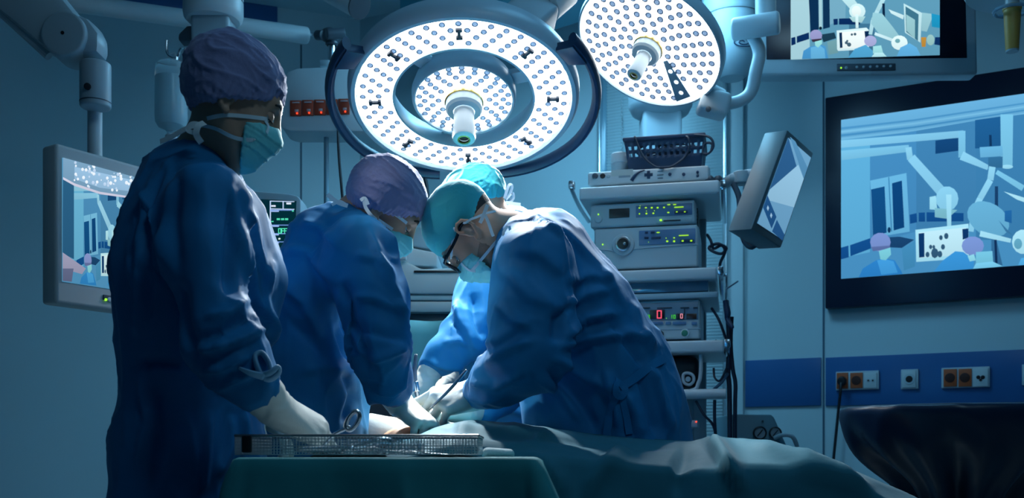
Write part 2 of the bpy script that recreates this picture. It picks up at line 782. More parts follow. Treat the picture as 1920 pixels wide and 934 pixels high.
# ------------------------------------------------------------------ room shell
CR = Vector((-.883, 5.889, 0))                     # far corner of the room
UR = Vector((.891, -.454, 0)).normalized()
UL = Vector((.94, .342, 0)).normalized()
WR = Plane((1.45, 4.7, 0), UR)                     # wall with the big screen
WL = Plane(CR, UL)                                 # wall behind the supply arms (u runs to the corner)
ZC = 3.5
uc = (CR - WR.o).dot(WR.U)


def wallbox(name, pl, u0, u1, z0, z1, th, m, off=0.0, bev=0.0, kind='structure', parent=None):
    mb = MB(pl.M)
    mb.box(((u0 + u1) / 2, th / 2 - off, (z0 + z1) / 2), (u1 - u0, th, z1 - z0), bev)
    o = mb.build(name, m, parent)
    if kind and not parent:
        o['kind'] = kind
    return o


wallbox('wall_right', WR, uc - .1, 4.2, 0, ZC, .12, WALL)
wallbox('wall_left', WL, -4.6, 0.1, 0, ZC, .12, WALL)
mb = MB()
mb.box((0, 2.2, -.05), (10, 8.5, .1))
mb.build('floor', FLOORM)['kind'] = 'structure'
mb = MB()
mb.box((0, 2.2, ZC + .05), (10, 8.5, .1))
mb.build('ceiling', CEIL)['kind'] = 'structure'
# lowered ceiling field over the table
CAN = mat('ceiling_field', (.06, .30, .40), .45, var=.04)
mb = MB()
mb.prism([(-.512, 4.635, 3.0), (.08, 4.93, 3.0), (1.75, 3.60, 3.0), (1.16, 3.30, 3.0)], (0, 0, .5))
o = mb.build('ceiling_field', CAN)
o['kind'] = 'structure'

# seams and coloured bands of the wall panels
SEAM = mat('panel_seam', (.06, .13, .19), .6)


def wr_u(x, off=0.0):
    return WR.uv(x, 700, off)[0]


def wr_z(x, y, off=0.0):
    return WR.uv(x, y, off)[1]


wallbox('trim_1', WR, wr_u(1542.5), wr_u(1546), 0, ZC, .004, SEAM, off=.003)
wallbox('trim_2', WR, wr_u(1364), wr_u(1396), 0, ZC, .03, mat('pilaster_paint', (.56, .70, .76), .4), off=.028, bev=.003)
wallbox('trim_3', WR, wr_u(1398), wr_u(1540), wr_z(1470, 762), wr_z(1470, 673.5), .012, BAND, off=.010, bev=.002)
wallbox('trim_4', WR, wr_u(1548.5), wr_u(2300), wr_z(1548, 761.5), wr_z(1548, 671), .012, BAND, off=.010, bev=.002)


def wl_u(x, off=0.0):
    return WL.uv(x, 200, off)[0]


wallbox('trim_5', WL, wl_u(90), wl_u(520), WL.uv(520, 49)[1], WL.uv(520, 14)[1], .012, BAND, off=.010, bev=.002)
wallbox('trim_6', WL, wl_u(563), wl_u(566), 0, WL.uv(564, 84)[1], .004, SEAM, off=.003)
wallbox('baseboard_right', WR, uc, 4.2, 0, .1, .015, BAND, off=.014)
wallbox('baseboard_left', WL, -4.6, 0, 0, .1, .015, BAND, off=.014)

# window with a slatted blind beside the pilaster
u0, u1 = wr_u(1133), wr_u(1363)
mb = MB(WR.M)
mb.box(((u0 + u1) / 2, -.010, 1.55), (u1 - u0, .02, 2.9), .0)
win = mb.build('window_1', mat('window_glass', (.20, .34, .42), .12, coat=.5))
win['kind'] = 'structure'
mb = MB(WR.M)
mb.box((u0 - .008, -.03, 1.55), (.018, .06, 2.9), .004)
mb.box((u1 + .004, -.03, 1.55), (.018, .06, 2.9), .004)
mb.box(((u0 + u1) / 2, -.03, 3.01), (u1 - u0 + .04, .06, .04), .004)
mb.build('window_frame', mat('window_alu', (.60, .72, .78), .22, .7), win)
mb = MB(WR.M)
V, Fc = [], []
z, n = .45, 0
bl0, bl1 = u0 + .03, u1 - .01
while z < 2.95:
    for (dz, dy) in ((0, -.030), (.0125, -.043), (.0145, -.030)):
        V += [WR.M @ Vector((bl0, dy, z + dz)), WR.M @ Vector((bl1, dy, z + dz))]
    z += .0155
    n += 3
for i in range(n - 1):
    Fc.append((2 * i, 2 * i + 1, 2 * i + 3, 2 * i + 2))
bl = pydata('window_blind', V, Fc, mat('blind_slats', (.55, .72, .78), .45), None, 20)
tag(bl, 'pale blue slatted window blind hanging behind the equipment cart', 'blind')
so = bl.modifiers.new('thick', 'SOLIDIFY')
so.thickness = .002
mb = MB()
for i in range(60):
    p = WR.w(wr_u(1173), wr_z(1173, 190) - i * .017, .055)
    mb.sphere(p, .0045, 6)
mb.build('bead_chain', LGREY, bl)
# ------------------------------------------------------------------ surgical lamps
LAMPW = emat('lamp_light_face', (.86, .95, 1.0), 6.5)
HOUS = mat('lamp_housing', (.42, .54, .62), .32, var=.03)
LENSR = mat('led_reflector', (.20, .28, .42), .3, .0)
LENSD = mat('led_dome', (.55, .70, .85), .10, coat=.8, emit=(.45, .60, .90), estr=.38)
CLIPM = mat('lens_clip', (.02, .03, .05), .5)
LAMPHANDLE = mat('lamp_grip_plastic', (.66, .73, .76), .30)


def lamp_frame(c, d_img, aspect):
    """frame of a disc at c whose face looks at the room: aspect = seen minor/major, d_img = the seen side the face tips to"""
    v = (CAM - c).normalized()
    e = (d_img - v * d_img.dot(v)).normalized()
    a = math.acos(aspect)
    n = (v * math.cos(a) + e * math.sin(a)).normalized()
    x = n.cross(Vector((0, 1, 0))).normalized()
    if x.x < 0:
        x = -x
    y = n.cross(x)                                  # x, y span the disc; n looks down at the field
    return M_frame(c, x, y, n), n


def led_mesh():
    """one light-emitting cell: grey reflector cup with a clear dome"""
    bm = bmesh.new()
    prof = [(.0088, .0), (.0098, .0022), (.0080, .0030), (.0062, .0012)]
    dome = [(.0062, .0012), (.0052, .0034), (.0028, .0048), (0, .0052)]
    seg = 10
    rings = []
    for r, h in prof + dome[1:]:
        if r == 0:
            rings.append([bm.verts.new((0, 0, h))])
        else:
            rings.append([bm.verts.new((r * math.cos(6.28318 * i / seg), r * math.sin(6.28318 * i / seg), h)) for i in range(seg)])
    for k, (A, B) in enumerate(zip(rings, rings[1:])):
        for i in range(seg):
            j = (i + 1) % seg
            f = bm.faces.new((A[i], A[j], B[0]) if len(B) == 1 else (A[i], A[j], B[j], B[i]))
            f.material_index = 0 if k < 3 else 1
            f.smooth = True
    me = bpy.data.meshes.new('led_lens')
    bm.to_mesh(me)
    bm.free()
    me.materials.append(LENSR)
    me.materials.append(LENSD)
    return me


LED = led_mesh()


def add_leds(root, M, cells, sc=1.0):
    """cells: (x, y, z) in the disc; the hundred that show largest are parts, the others one part"""
    cells = sorted(cells, key=lambda q: (M @ Vector(q) - CAM).length)
    for q in cells[:100]:
        o = bpy.data.objects.new('led_lens', LED)
        COL.objects.link(o)
        W = M @ Matrix.Translation(q) @ Matrix.Scale(sc, 4)
        o.parent = root
        o.matrix_parent_inverse = WM[root.name].inverted()
        o.matrix_world = W
        o.matrix_basis = W
    if len(cells) > 100:
        bm = bmesh.new()
        for q in cells[100:]:
            t = LED.copy()
            t.transform(M @ Matrix.Translation(q) @ Matrix.Scale(sc, 4))
            bm.from_mesh(t)
            bpy.data.meshes.remove(t)
        me = bpy.data.meshes.new('led_lenses')
        bm.to_mesh(me)
        bm.free()
        o = link_mesh('led_lens', me, [], root, 170)
        me.materials.append(LENSR)
        me.materials.append(LENSD)
        o['kind'] = 'stuff'


def grip(root, M, z0, L, r0, rb, flange):
    mb = MB(M)
    mb.lathe([(flange, z0 - .02), (flange, z0 + .012), (flange - .006, z0 + .02), (r0 + .002, z0 + .022)], (0, 0, 0), (0, 0, 1), 32)
    mb.build('grip_collar', LGREY, root)
    mb = MB(M)
    mb.lathe([(flange + .004, z0 - .022), (flange + .004, z0 - .012), (flange, z0 - .011)], (0, 0, 0), (0, 0, 1), 32)
    mb.build('grip_ring', BRASS, root)
    mb = MB(M)
    mb.lathe([(r0, z0), (r0, z0 + L * .5), (rb, z0 + L - .012), (rb - .002, z0 + L - .004), (rb - .008, z0 + L),
              (rb * .55, z0 + L), (rb * .5, z0 + L - .004)], (0, 0, 0), (0, 0, 1), 28)
    h = mb.build('grip', LAMPHANDLE, root)
    mb = MB(M)
    mb.lathe([(rb * .55, z0 + L + .0005), (rb * .42, z0 + L + .0005), (rb * .42, z0 + L - .006)], (0, 0, 0), (0, 0, 1), 24)
    mb.build('grip_end_ring', BRASS, h)
    mb = MB(M)
    mb.lathe([(rb * .5, z0 + L - .012), (0, z0 + L - .012)], (0, 0, 0), (0, 0, 1), 24)
    mb.build('grip_socket', BLACK, h)


# ---- the large ring lamp
C1 = P(870, 185, 3.1)
M1, N1 = lamp_frame(C1, Vector((0, 0, -1)), .655)
L1 = empty('surgical_lamp', C1, 'large round surgical lamp with a ring of lights around a lit centre disc', 'lamp')


def annulus(r0, r1, z, n=160, sc=.0, ns=40):
    V, Fc = [], []
    for i in range(n):
        a = 2 * math.pi * i / n
        ro = r1 + sc * math.cos(ns * a)
        V.append((ro * math.cos(a), ro * math.sin(a), z))
        V.append((r0 * math.cos(a), r0 * math.sin(a), z))
    for i in range(n):
        j = (i + 1) % n
        Fc.append((2 * i, 2 * j, 2 * j + 1, 2 * i + 1))
    return V, Fc


mb = MB(M1)
mb.lathe([(.326, .004), (.330, .016), (.342, .018), (.352, .006), (.354, -.020), (.345, -.055), (.315, -.078), (.262, -.082), (.222, -.060), (.211, -.020),
          (.209, .004), (.211, .010), (.217, .010), (.218, .003), (.326, .003)], (0, 0, 0), (0, 0, 1), 96)
mb.build('ring_housing', HOUS, L1, 50)
V, Fc = annulus(.2185, .3255, .0045, 240, .0018)
pydata('ring_light_face', [M1 @ Vector(v) for v in V], Fc, LAMPW, L1, 0)
mb = MB(M1)
mb.lathe([(.146, .003), (.148, .012), (.153, .014), (.158, .006), (.160, -.02), (.150, -.055), (.11, -.075), (0, -.078)], (0, 0, 0), (0, 0, 1), 72)
mb.build('centre_housing', HOUS, L1, 50)
V, Fc = annulus(.030, .1465, .0042, 180, .0012, 30)
pydata('centre_light_face', [M1 @ Vector(v) for v in V], Fc, LAMPW, L1, 0)
for a in (15, 135, 255):
    mb = MB(M1)
    a = math.radians(a)
    R = Matrix.Rotation(a, 3, 'Z')
    mb.box((math.cos(a) * .19, math.sin(a) * .19, -.045), (.11, .05, .022), .006, R=R)
    mb.build('spoke', GREY, L1)
cells = []
for r, n, ph in ((.235, 30, 0), (.259, 34, .5), (.283, 38, 0), (.307, 42, .5)):
    for i in range(n):
        a = 2 * math.pi * (i + ph) / n
        if min(abs((math.degrees(a) - k * 45 + 180) % 360 - 180) for k in range(8)) < 2.2 and r < .3:
            continue
        cells.append((r * math.cos(a), r * math.sin(a), .0046))
for r, n, ph in ((.078, 12, 0), (.099, 16, .5), (.120, 20, 0), (.1365, 22, .5)):
    for i in range(n):
        a = 2 * math.pi * (i + ph) / n
        cells.append((r * math.cos(a), r * math.sin(a), .0043))
add_leds(L1, M1, cells)
for k in range(8):
    a = math.radians(k * 45 + 90)
    mb = MB(M1)
    R = Matrix.Rotation(a, 3, 'Z')
    q = Vector((math.cos(a), math.sin(a), 0))
    t = Vector((-math.sin(a), math.cos(a), 0))
    c = q * .272 + Vector((0, 0, .009))
    mb.box(c, (.030, .009, .010), .002, R=R)
    for s in (-1, 1):
        mb.box(c + q * s * .014, (.010, .019, .011), .002, R=R)
    mb.build('clip', CLIPM, L1)
grip(L1, M1, .03, .125, .031, .036, .056)
YS = 1 if M1.col[1].z > 0 else -1
# bow handles either side
for s in (-1, 1):
    mb = MB(M1)
    pts, rr = [], []
    for i in range(25):
        u = i / 24
        a = math.radians(38 - 112 * u)              # disc angle, from the upper arm round to the lower rim
        r = .405 - .045 * max(0, (u - .55) / .45) ** 1.6
        pts.append(Vector((s * r * math.cos(a), YS * r * math.sin(a), .012)))
        rr.append(.0145)
    mb.tube(pts, rr, 10, smooth=1, flat=(Vector((0, 0, 1)), 1.6))
    e = math.radians(38)
    a0 = Vector((s * .345 * math.cos(e), YS * .345 * math.sin(e), -.01))
    a1 = Vector((s * .405 * math.cos(e), YS * .405 * math.sin(e), .012))
    e2 = math.radians(26)
    b0 = Vector((s * .348 * math.cos(e2), YS * .348 * math.sin(e2), -.01))
    b1 = Vector((s * .405 * math.cos(e2), YS * .405 * math.sin(e2), .012))
    mb.prism([a0, a1, b1, b0], Vector((0, 0, .03)), .003)
    mb.build('bow_handle', NAVY, L1)
# yoke on the back
mb = MB()
q0 = P(962, 62, 3.20)
dd = (P(1022, 10, 3.24) - q0).normalized()
R = Vector((0, 0, 1)).rotation_difference(dd).to_matrix()
mb.box(q0 + dd * .06, (.13, .12, .17), .018, 3, R)
mb.build('yoke', GREY, L1)
mb = MB()
q1 = P(990, 34, 3.2)
mb.rcyl(q1, q1 + dd * .10, .036, .006)
mb.lathe([(.05, 0), (.062, .01), (.062, .10), (.05, .12)], q1 + dd * .07, dd, 28)
mb.tube([q1 + dd * .15, q1 + dd * .35 + Vector((.02, 0, .05)), Vector((.30, 3.35, 2.75)), Vector((.42, 3.5, 3.0))], .030, 12)
mb.build('suspension_arm', LGREY, L1)

# ---- the smaller tilted lamp
C2 = P(1218, 86, 3.6)
M2, N2 = lamp_frame(C2, Vector((-.47, 0, -.88)), .677)
L2 = empty('surgical_lamp', C2, 'smaller tilted surgical lamp with one full disc of lights, nearer the ceiling monitor', 'lamp')
R2 = .262
mb = MB(M2)
mb.lathe([(R2, .003), (R2 + .003, .012), (R2 + .009, .012), (R2 + .013, .0), (R2 + .010, -.03), (.22, -.075), (.12, -.10), (0, -.105)], (0, 0, 0), (0, 0, 1), 96)
mb.build('disc_housing', HOUS, L2, 50)
V, Fc = annulus(.030, R2 + .0005, .0042, 200, .001, 44)
pydata('light_face', [M2 @ Vector(v) for v in V], Fc, LAMPW, L2, 0)
P2 = Plane(C2, M2.col[0].to_3d(), -M2.col[1].to_3d())
M2i = M2.inverted()


def on2(x, y, z=.0):
    d = (P(x, y, 1) - CAM).normalized()
    o = C2 + N2 * z
    return CAM + d * ((o - CAM).dot(N2) / d.dot(N2))


wedge = [M2i @ on2(*q) for q in ((1245, 112), (1253, 110), (1297, 178), (1270, 188))]
wc = sum((q.to_2d() for q in wedge), Vector((0, 0))) / 4
cells = []
for r, n, ph in ((.075, 12, 0), (.107, 16, .4), (.139, 20, 0), (.171, 25, .5), (.203, 29, 0), (.234, 34, .5)):
    for i in range(n):
        a = 2 * math.pi * (i + ph) / n
        q = Vector((r * math.cos(a), r * math.sin(a), .0046))
        da = abs((math.degrees(math.atan2(q.y, q.x) - math.atan2(wc.y, wc.x)) + 180) % 360 - 180)
        if da < 9 and r > .07:
            continue
        cells.append(tuple(q))
add_leds(L2, M2, cells, 1.3)
mb = MB(M2)
mb.prism([Vector((q.x, q.y, .006)) for q in wedge], (0, 0, .004), .001)
wd = mb.build('sensor_plate', mat('sensor_plate', (.30, .42, .52), .35), L2)
mb = MB(M2)
for x, y in ((1257, 134), (1268, 154), (1277, 174)):
    q = M2i @ on2(x, y, .0102)
    mb.cyl((q.x, q.y, .010), (q.x, q.y, .0112), .0085, seg=16)
mb.build('sensor_window', emat('sensor_window', (.8, .93, 1), 1.6), wd)
grip(L2, M2, .03, .12, .026, .028, .052)
# arm of the smaller lamp
mb = MB()
hb = P(1338, 196, 3.72)
mb.box(hb, (.11, .10, .085), .018, 3, Matrix.Rotation(.25, 3, 'Y'))
mb.cyl(P(1322, 170, 3.7), P(1345, 188, 3.72), .035, .045, 20)
hg = mb.build('tilt_hinge', LGREY, L2)
mb = MB()
c_ = P(1328, 205, 3.66)
mb.lathe([(.010, 0), (.010, .004), (.006, .006), (0, .006)], c_, (-.05, -1, -.1), 16)
mb.build('hinge_screw', DGREY, hg)
mb = MB()
mb.tube([P(1350, 196, 3.72), P(1385, 190, 3.72), P(1408, 172, 3.72), P(1418, 130, 3.70), P(1424, 98, 3.70), P(1412, 70, 3.70), P(1395, 55, 3.7)], [.022, .022, .024, .024, .024, .022, .020], 14)
mb.build('curved_arm', LGREY, L2)
mb = MB()
mb.rcyl(P(1372, 56, 3.68), P(1462, 42, 3.62), .040, .012, 28)
mb.build('joint_tube', WHITE, L2)
mb = MB()
t0 = P(1436, 36, 3.66)
mb.rcyl(t0, (t0.x, t0.y, 3.0), .036, .006, 24)
mb.build('drop_tube', WHITE, L2)

# light of the two lamps: beams onto the operating field
FIELD = Vector((-.120, 2.31, 1.06))


def beam(name, pos, target, power, angle, size, blend=.5, col=(.88, .96, 1.0)):
    l = bpy.data.lights.new(name, 'SPOT')
    l.energy = power
    l.color = col
    l.spot_size = math.radians(angle)
    l.spot_blend = blend
    l.shadow_soft_size = size
    o = bpy.data.objects.new(name, l)
    COL.objects.link(o)
    o.location = pos
    o.rotation_euler = (target - pos).to_track_quat('-Z', 'Y').to_euler()
    return o


for i in range(6):
    a = math.radians(60 * i + 20)
    beam('ring_lamp_beam', M1 @ Vector((.27 * math.cos(a), .27 * math.sin(a), .02)), FIELD, 60, 25, .03, 1.0)
    if i % 2:
        beam('ring_lamp_spill', M1 @ Vector((.27 * math.cos(a), .27 * math.sin(a), .02)), FIELD, 88, 100, .03, 1.0)
for i in range(5):
    a = math.radians(72 * i + 20)
    beam('disc_lamp_beam', M2 @ Vector((.17 * math.cos(a), .17 * math.sin(a), .02)), FIELD + Vector((.08, .1, 0)), 32, 40, .03, 1.0)

# unseen spot standing in for a third lamp, added to light the surgeon's front
beam('side_fill_beam', Vector((-.90, 1.90, 2.60)), Vector((.06, 2.36, 1.07)), 80, 13, .06, 1.0)


def area(name, pos, target, power, sx, sy, col):
    l = bpy.data.lights.new(name, 'AREA')
    l.energy = power
    l.color = col
    l.shape = 'RECTANGLE'
    l.size = sx
    l.size_y = sy
    o = bpy.data.objects.new(name, l)
    COL.objects.link(o)
    o.location = pos
    o.rotation_euler = (target - pos).to_track_quat('-Z', 'Y').to_euler()
    return o


# unseen blue fill, added overhead to brighten the far half of the room
area('blue_fill_light', Vector((.35, 4.1, 2.97)), Vector((.45, 4.5, 0)), 39, 1.0, .6, (.26, .68, 1.0))
area('blue_fill_light', Vector((.75, 2.5, 3.4)), Vector((.2, 2.6, 0)), 8, 1.2, .6, (.20, .60, 1.0))  # second unseen blue fill, added for the shoulders and the drape
area('front_fill_light', Vector((.9, .4, 3.4)), Vector((.0, 2.3, 1.1)), 11.5, .9, .6, (.42, .74, .95))  # unseen fill added towards the front to brighten people and gloves
# ------------------------------------------------------------------ displays
def rect_px(x0, y0, x1, y1):
    return [(x0, y0), (x1, y0), (x1, y1), (x0, y1)]


def px_polys(pl, off, items):
    return [(c, [pl.hit(x, y, off) for x, y in pts], pl.N) for c, pts in items]


def disc_px(cx, cy, rx, ry=None, n=14, rot=0.0):
    ry = ry or rx
    return [(cx + rx * math.cos(6.2832 * i / n) * math.cos(rot) - ry * math.sin(6.2832 * i / n) * math.sin(rot),
             cy + rx * math.cos(6.2832 * i / n) * math.sin(rot) + ry * math.sin(6.2832 * i / n) * math.cos(rot)) for i in range(n)]


def thick_px(pts, w0, w1=None):
    """a tapered band along a pixel polyline, one quad per piece"""
    w1 = w0 if w1 is None else w1
    out = []
    n = len(pts) - 1
    for i in range(n):
        (ax, ay), (bx, by) = pts[i], pts[i + 1]
        L = math.hypot(bx - ax, by - ay) or 1
        nx, ny = -(by - ay) / L, (bx - ax) / L
        a = (w0 + (w1 - w0) * i / n) / 2
        b = (w0 + (w1 - w0) * (i + 1) / n) / 2
        out.append([(ax + nx * a, ay + ny * a), (bx + nx * b, by + ny * b), (bx - nx * b, by - ny * b), (ax - nx * a, ay - ny * a)])
    return out


def clip_poly(poly, edge):
    """clip a pixel polygon to a convex pixel polygon (clockwise on screen)"""
    for (ax, ay), (bx, by) in zip(edge, edge[1:] + edge[:1]):
        out = []
        for i, p in enumerate(poly):
            q = poly[(i + 1) % len(poly)]
            sp = (bx - ax) * (p[1] - ay) - (by - ay) * (p[0] - ax)
            sq = (bx - ax) * (q[1] - ay) - (by - ay) * (q[0] - ax)
            if sp >= 0:
                out.append(p)
            if (sp >= 0) != (sq >= 0):
                t = sp / (sp - sq)
                out.append((p[0] + t * (q[0] - p[0]), p[1] + t * (q[1] - p[1])))
        poly = out
        if len(poly) < 3:
            return []
    return poly


def theatre_view(T, tone):
    """the camera picture of the same operating room. T: picture coordinates (0..934) -> pixels; tone: colour shift"""
    it = []

    def a(c, pts):
        it.append((tone(c), [T(*p) for p in pts]))

    def b(c, pts, w0, w1=None):
        for q in thick_px(pts, w0, w1):
            a(c, q)
    a((92, 160, 205), [(-200, -80), (1300, -80), (1300, 934), (-200, 934)])
    # ceiling, lighter, with streaks
    a((128, 190, 226), [(30, 0), (1300, -80), (1300, 60), (30, 215)])
    for i, c in enumerate(((96, 165, 210), (150, 208, 238), (88, 158, 204), (140, 200, 232), (82, 150, 196))):
        y = 130 + i * 17
        b(c, [(30, y + 30), (400, y - 12), (1300, y - 150)], 11, 7)
    # left wall, bright, back wall
    a((116, 190, 226), [(40, 215), (185, 205), (185, 760), (40, 790)])
    a((84, 152, 198), [(185, 205), (410, 170), (410, 660), (185, 720)])
    a((78, 142, 186), [(410, 170), (700, 120), (700, 640), (410, 660)])
    a((74, 140, 184), [(700, 120), (1300, 40), (1300, 700), (700, 700)])
    # doors
    a((128, 196, 230), [(186, 412), (362, 375), (378, 660), (200, 690)])
    a((20, 84, 138), [(190, 455), (256, 440), (266, 665), (200, 684)])
    a((16, 74, 128), [(292, 425), (340, 412), (352, 640), (300, 655)])
    b((70, 140, 184), [(276, 395), (290, 660)], 5)
    a((18, 60, 100), disc_px(278, 652, 8, 14))
    # band on the wall
    for q in ([(44, 738), (80, 728), (82, 785), (44, 795)], [(88, 726), (186, 692), (190, 742), (90, 780)],
              [(378, 578), (412, 570), (414, 615), (380, 622)], [(422, 568), (452, 567), (453, 612), (422, 612)],
              [(460, 566), (640, 570), (640, 610), (460, 612)]):
        a((22, 84, 146), q)
    # vent, dark panel near the ceiling
    a((24, 78, 128), [(503, 218), (622, 200), (622, 266), (503, 282)])
    a((38, 104, 156), [(696, 118), (822, 100), (822, 250), (696, 256)])
    # arms
    b((150, 212, 240), [(45, 290), (375, 255)], 46, 34)
    b((160, 218, 244), [(40, 235), (640, 185)], 36, 34)
    b((150, 212, 240), [(632, 170), (632, 300)], 34)
    b((170, 224, 246), [(372, 250), (380, 310)], 30)
    b((168, 222, 246), [(385, 300), (545, 480)], 44, 50)
    b((172, 226, 248), [(630, 290), (760, 350)], 44, 24)
    a((170, 224, 246), disc_px(560, 500, 55, 60))
    a((196, 240, 250), [(475, 492), (505, 486), (512, 555), (475, 552)])
    a((150, 200, 210), [(500, 545), (610, 555), (560, 598), (500, 590)])
    b((196, 240, 252), [(568, 480), (570, 635)], 26, 20)
    b((150, 214, 240), [(850, 90), (850, 340)], 62, 56)
    a((190, 236, 250), disc_px(852, 345, 29, 10))
    b((130, 196, 230), [(720, 275), (830, 268)], 50)
    a((60, 120, 160), [(760, 300), (830, 295), (830, 350), (760, 350)])
    b((150, 214, 240), [(800, 370), (930, 450)], 22, 30)
    b((20, 60, 100), [(770, 190), (772, 245)], 12)
    b((176, 228, 248), [(780, 345), (770, 410), (720, 500), (690, 560), (676, 660)], 32, 26)
    b((30, 70, 110), [(800, 440), (800, 560)], 16)
    # lamp head seen from above
    a((126, 190, 220), disc_px(760, 600, 110, 78, 20, .55))
    b((200, 240, 250), [(720, 670), (870, 705)], 28, 20)
    a((70, 130, 170), [(810, 605), (880, 680), (845, 660)])
    a((210, 245, 252), [(835, 465), (934, 495), (1000, 540), (900, 505)])
    a((210, 245, 252), disc_px(930, 710, 55, 60))
    a((120, 180, 200), disc_px(905, 720, 20, 26))
    # cart, right
    a((62, 116, 156), [(775, 700), (800, 700), (830, 825), (775, 825)])
    b((20, 52, 90), [(795, 700), (800, 825)], 12)
    a((40, 110, 170), [(840, 560), (874, 556), (874, 620), (840, 610)])
    # side table behind the nurse
    a((30, 74, 116), [(235, 690), (330, 685), (400, 700), (340, 740), (240, 735)])
    a((80, 150, 190), [(340, 742), (404, 706), (404, 830), (350, 850)])
    # screen in the picture
    a((206, 244, 252), [(406, 652), (664, 622), (666, 790), (410, 808)])
    a((234, 252, 254), [(420, 664), (652, 640), (654, 772), (424, 790)])
    a((16, 60, 110), [(421, 670), (449, 667), (450, 784), (424, 787)])
    a((18, 60, 110), [(634, 648), (664, 645), (664, 690), (636, 700)])
    for x, y, r_ in ((480, 735, 8), (495, 735, 7), (500, 765, 18), (556, 682, 11), (530, 690, 9), (465, 772, 10), (540, 735, 10), (525, 770, 12)):
        a((60, 96, 124), disc_px(x, y, r_, r_ * 1.4, 8))
    # people
    a((54, 140, 206), [(130, 884), (150, 840), (215, 800), (255, 790), (305, 800), (336, 850), (350, 880)])
    a((80, 168, 226), [(220, 800), (262, 795), (300, 805), (320, 860), (240, 870)])
    a((148, 158, 214), disc_px(236, 712, 50, 46))
    a((110, 120, 170), [(190, 735), (282, 728), (284, 742), (200, 756)])
    a((150, 220, 226), [(228, 755), (284, 738), (288, 772), (262, 800), (236, 796)])
    a((70, 160, 222), [(490, 862), (540, 800), (600, 756), (640, 760), (690, 800), (690, 852)])
    a((150, 162, 220), disc_px(685, 730, 54, 46))
    a((176, 232, 240), [(660, 780), (690, 770), (700, 800), (670, 806)])
    a((144, 214, 232), [(700, 760), (780, 755), (784, 810), (700, 815)])
    a((150, 220, 244), [(680, 852), (700, 815), (780, 806), (830, 828)])
    a((100, 186, 236), [(905, 825), (920, 790), (980, 780), (1000, 830)])
    # people's far side, cart and the surgeon on the right, beyond the picture's crop
    return it


def control_strip(pl, name, parent, x0, y0, x1, y1, off, led_x, knobs):
    """dark strip of buttons on a screen's lower edge"""
    a, b = pl.uv(x0, (y0 + y1) / 2, off), pl.uv(x1, (y0 + y1) / 2, off)
    h = pl.uv(x0, y0, off)[1] - pl.uv(x0, y1, off)[1]
    mb = MB(pl.M)
    zc = pl.uv((x0 + x1) / 2, (y0 + y1) / 2, off)[1]
    mb.box(((a[0] + b[0]) / 2, -off, zc), (b[0] - a[0], .006, h), .002)
    st = mb.build(name, DGREY, parent)
    n = 0
    for k in knobs:
        u, v = pl.uv(k[0], k[1], off)
        mb = MB(pl.M)
        mb.rcyl((u, -off - .002, v), (u, -off - .006, v), k[2], .001, 14)
        mb.build('button', GREY, st)
    u, v = pl.uv(led_x[0], led_x[1], off)
    mb = MB(pl.M)
    mb.sphere((u, -off - .003, v), .0035, 8)
    mb.build('power_light', GREEN_LED, st)


# ---- big wall screen
tv = empty('wall_screen', WR.w(wr_u(1750), 1.6, .03), 'very large black framed wall screen showing the operating room from above', 'screen')
OFF = .055
u0 = WR.uv(1547, 400, OFF)[0]
z1, z0 = WR.uv(1547, 183, OFF)[1], WR.uv(1547, 578.5, OFF)[1]
u1 = u0 + (z1 - z0) * 1.70
mb = MB(WR.M)
mb.box(((u0 + u1) / 2, -OFF / 2, (z0 + z1) / 2), (u1 - u0, OFF, z1 - z0), .006)
mb.build('bezel', mat('screen_bezel', (.006, .012, .035), .30, var=.04), tv)
iu0 = WR.uv(1577, 400, OFF)[0]
iz1, iz0 = WR.uv(1577, 225, OFF)[1], WR.uv(1577, 523, OFF)[1]
iu1 = u1 - (iu0 - u0)
edge = [(1577, 225), None, None, (1577, 523)]


def proj(p):
    return (CX + F * p.x / p.y, HY - F * (p.z - CH) / p.y)


edge[1] = proj(WR.w(iu1, iz1, OFF))
edge[2] = proj(WR.w(iu1, iz0, OFF))
view = theatre_view(lambda X, Y: (1560 + X / 2.594, 180 + Y / 2.594), lambda c: (int(c[0] * .80), int(c[1] * .92), int(c[2] * .97)))
items = []
for c, pts in view:
    q = clip_poly(pts, edge)
    if q:
        items.append((c, q))
picture('picture', tv, px_polys(WR, OFF, items), .0005)

# ---- screen hanging at the top
TOPY = 3.9
ua = Vector((1, -.02, 0)).normalized()
PT = Plane(P(1630, 60, TOPY), ua, Vector((0, .05, 1)))
cm = empty('ceiling_monitor', PT.o, 'pale framed monitor hanging from the ceiling above the large wall screen', 'monitor')
a0, a1 = PT.uv(1424, 142), PT.uv(1834, 137)
top = PT.uv(1600, -190)[1]
mb = MB(PT.M)
mb.box(((a0[0] + a1[0]) / 2, .035, (a0[1] + top) / 2), (a1[0] - a0[0], .07, top - a0[1]), .012, 3)
mb.build('casing', GREY, cm)
b0, b1 = PT.uv(1437, 112), PT.uv(1813, 108)
mb = MB(PT.M)
mb.box(((b0[0] + b1[0]) / 2, .001, (b0[1] + top - .06) / 2), (b1[0] - b0[0], .006, top - .06 - b0[1]), .002)
mb.build('screen_panel', mat('dark_panel', (.003, .008, .022), .2), cm)


def T2(X, Y):
    # picture coordinates of the wall screen's view -> this screen's pixels
    return (1484 + (X - 300) * .52 * .62, -258 + (Y) * .62 * .68)


def Tt(X, Y):
    return (1400 + X / 2.919, Y / 2.919)


tone2 = lambda c: (min(255, int(c[0] * 1.15 + 20)), min(255, int(c[1] * 1.12 + 14)), min(255, int(c[2] * 1.06 + 8)))
edge = [(1482.5, -160), (1762, -160), (1762, 103.5), (1482.5, 112)]
it = []


def a(c, pts):
    q = clip_poly([Tt(*p) for p in pts], edge)
    if q:
        it.append((c, q))


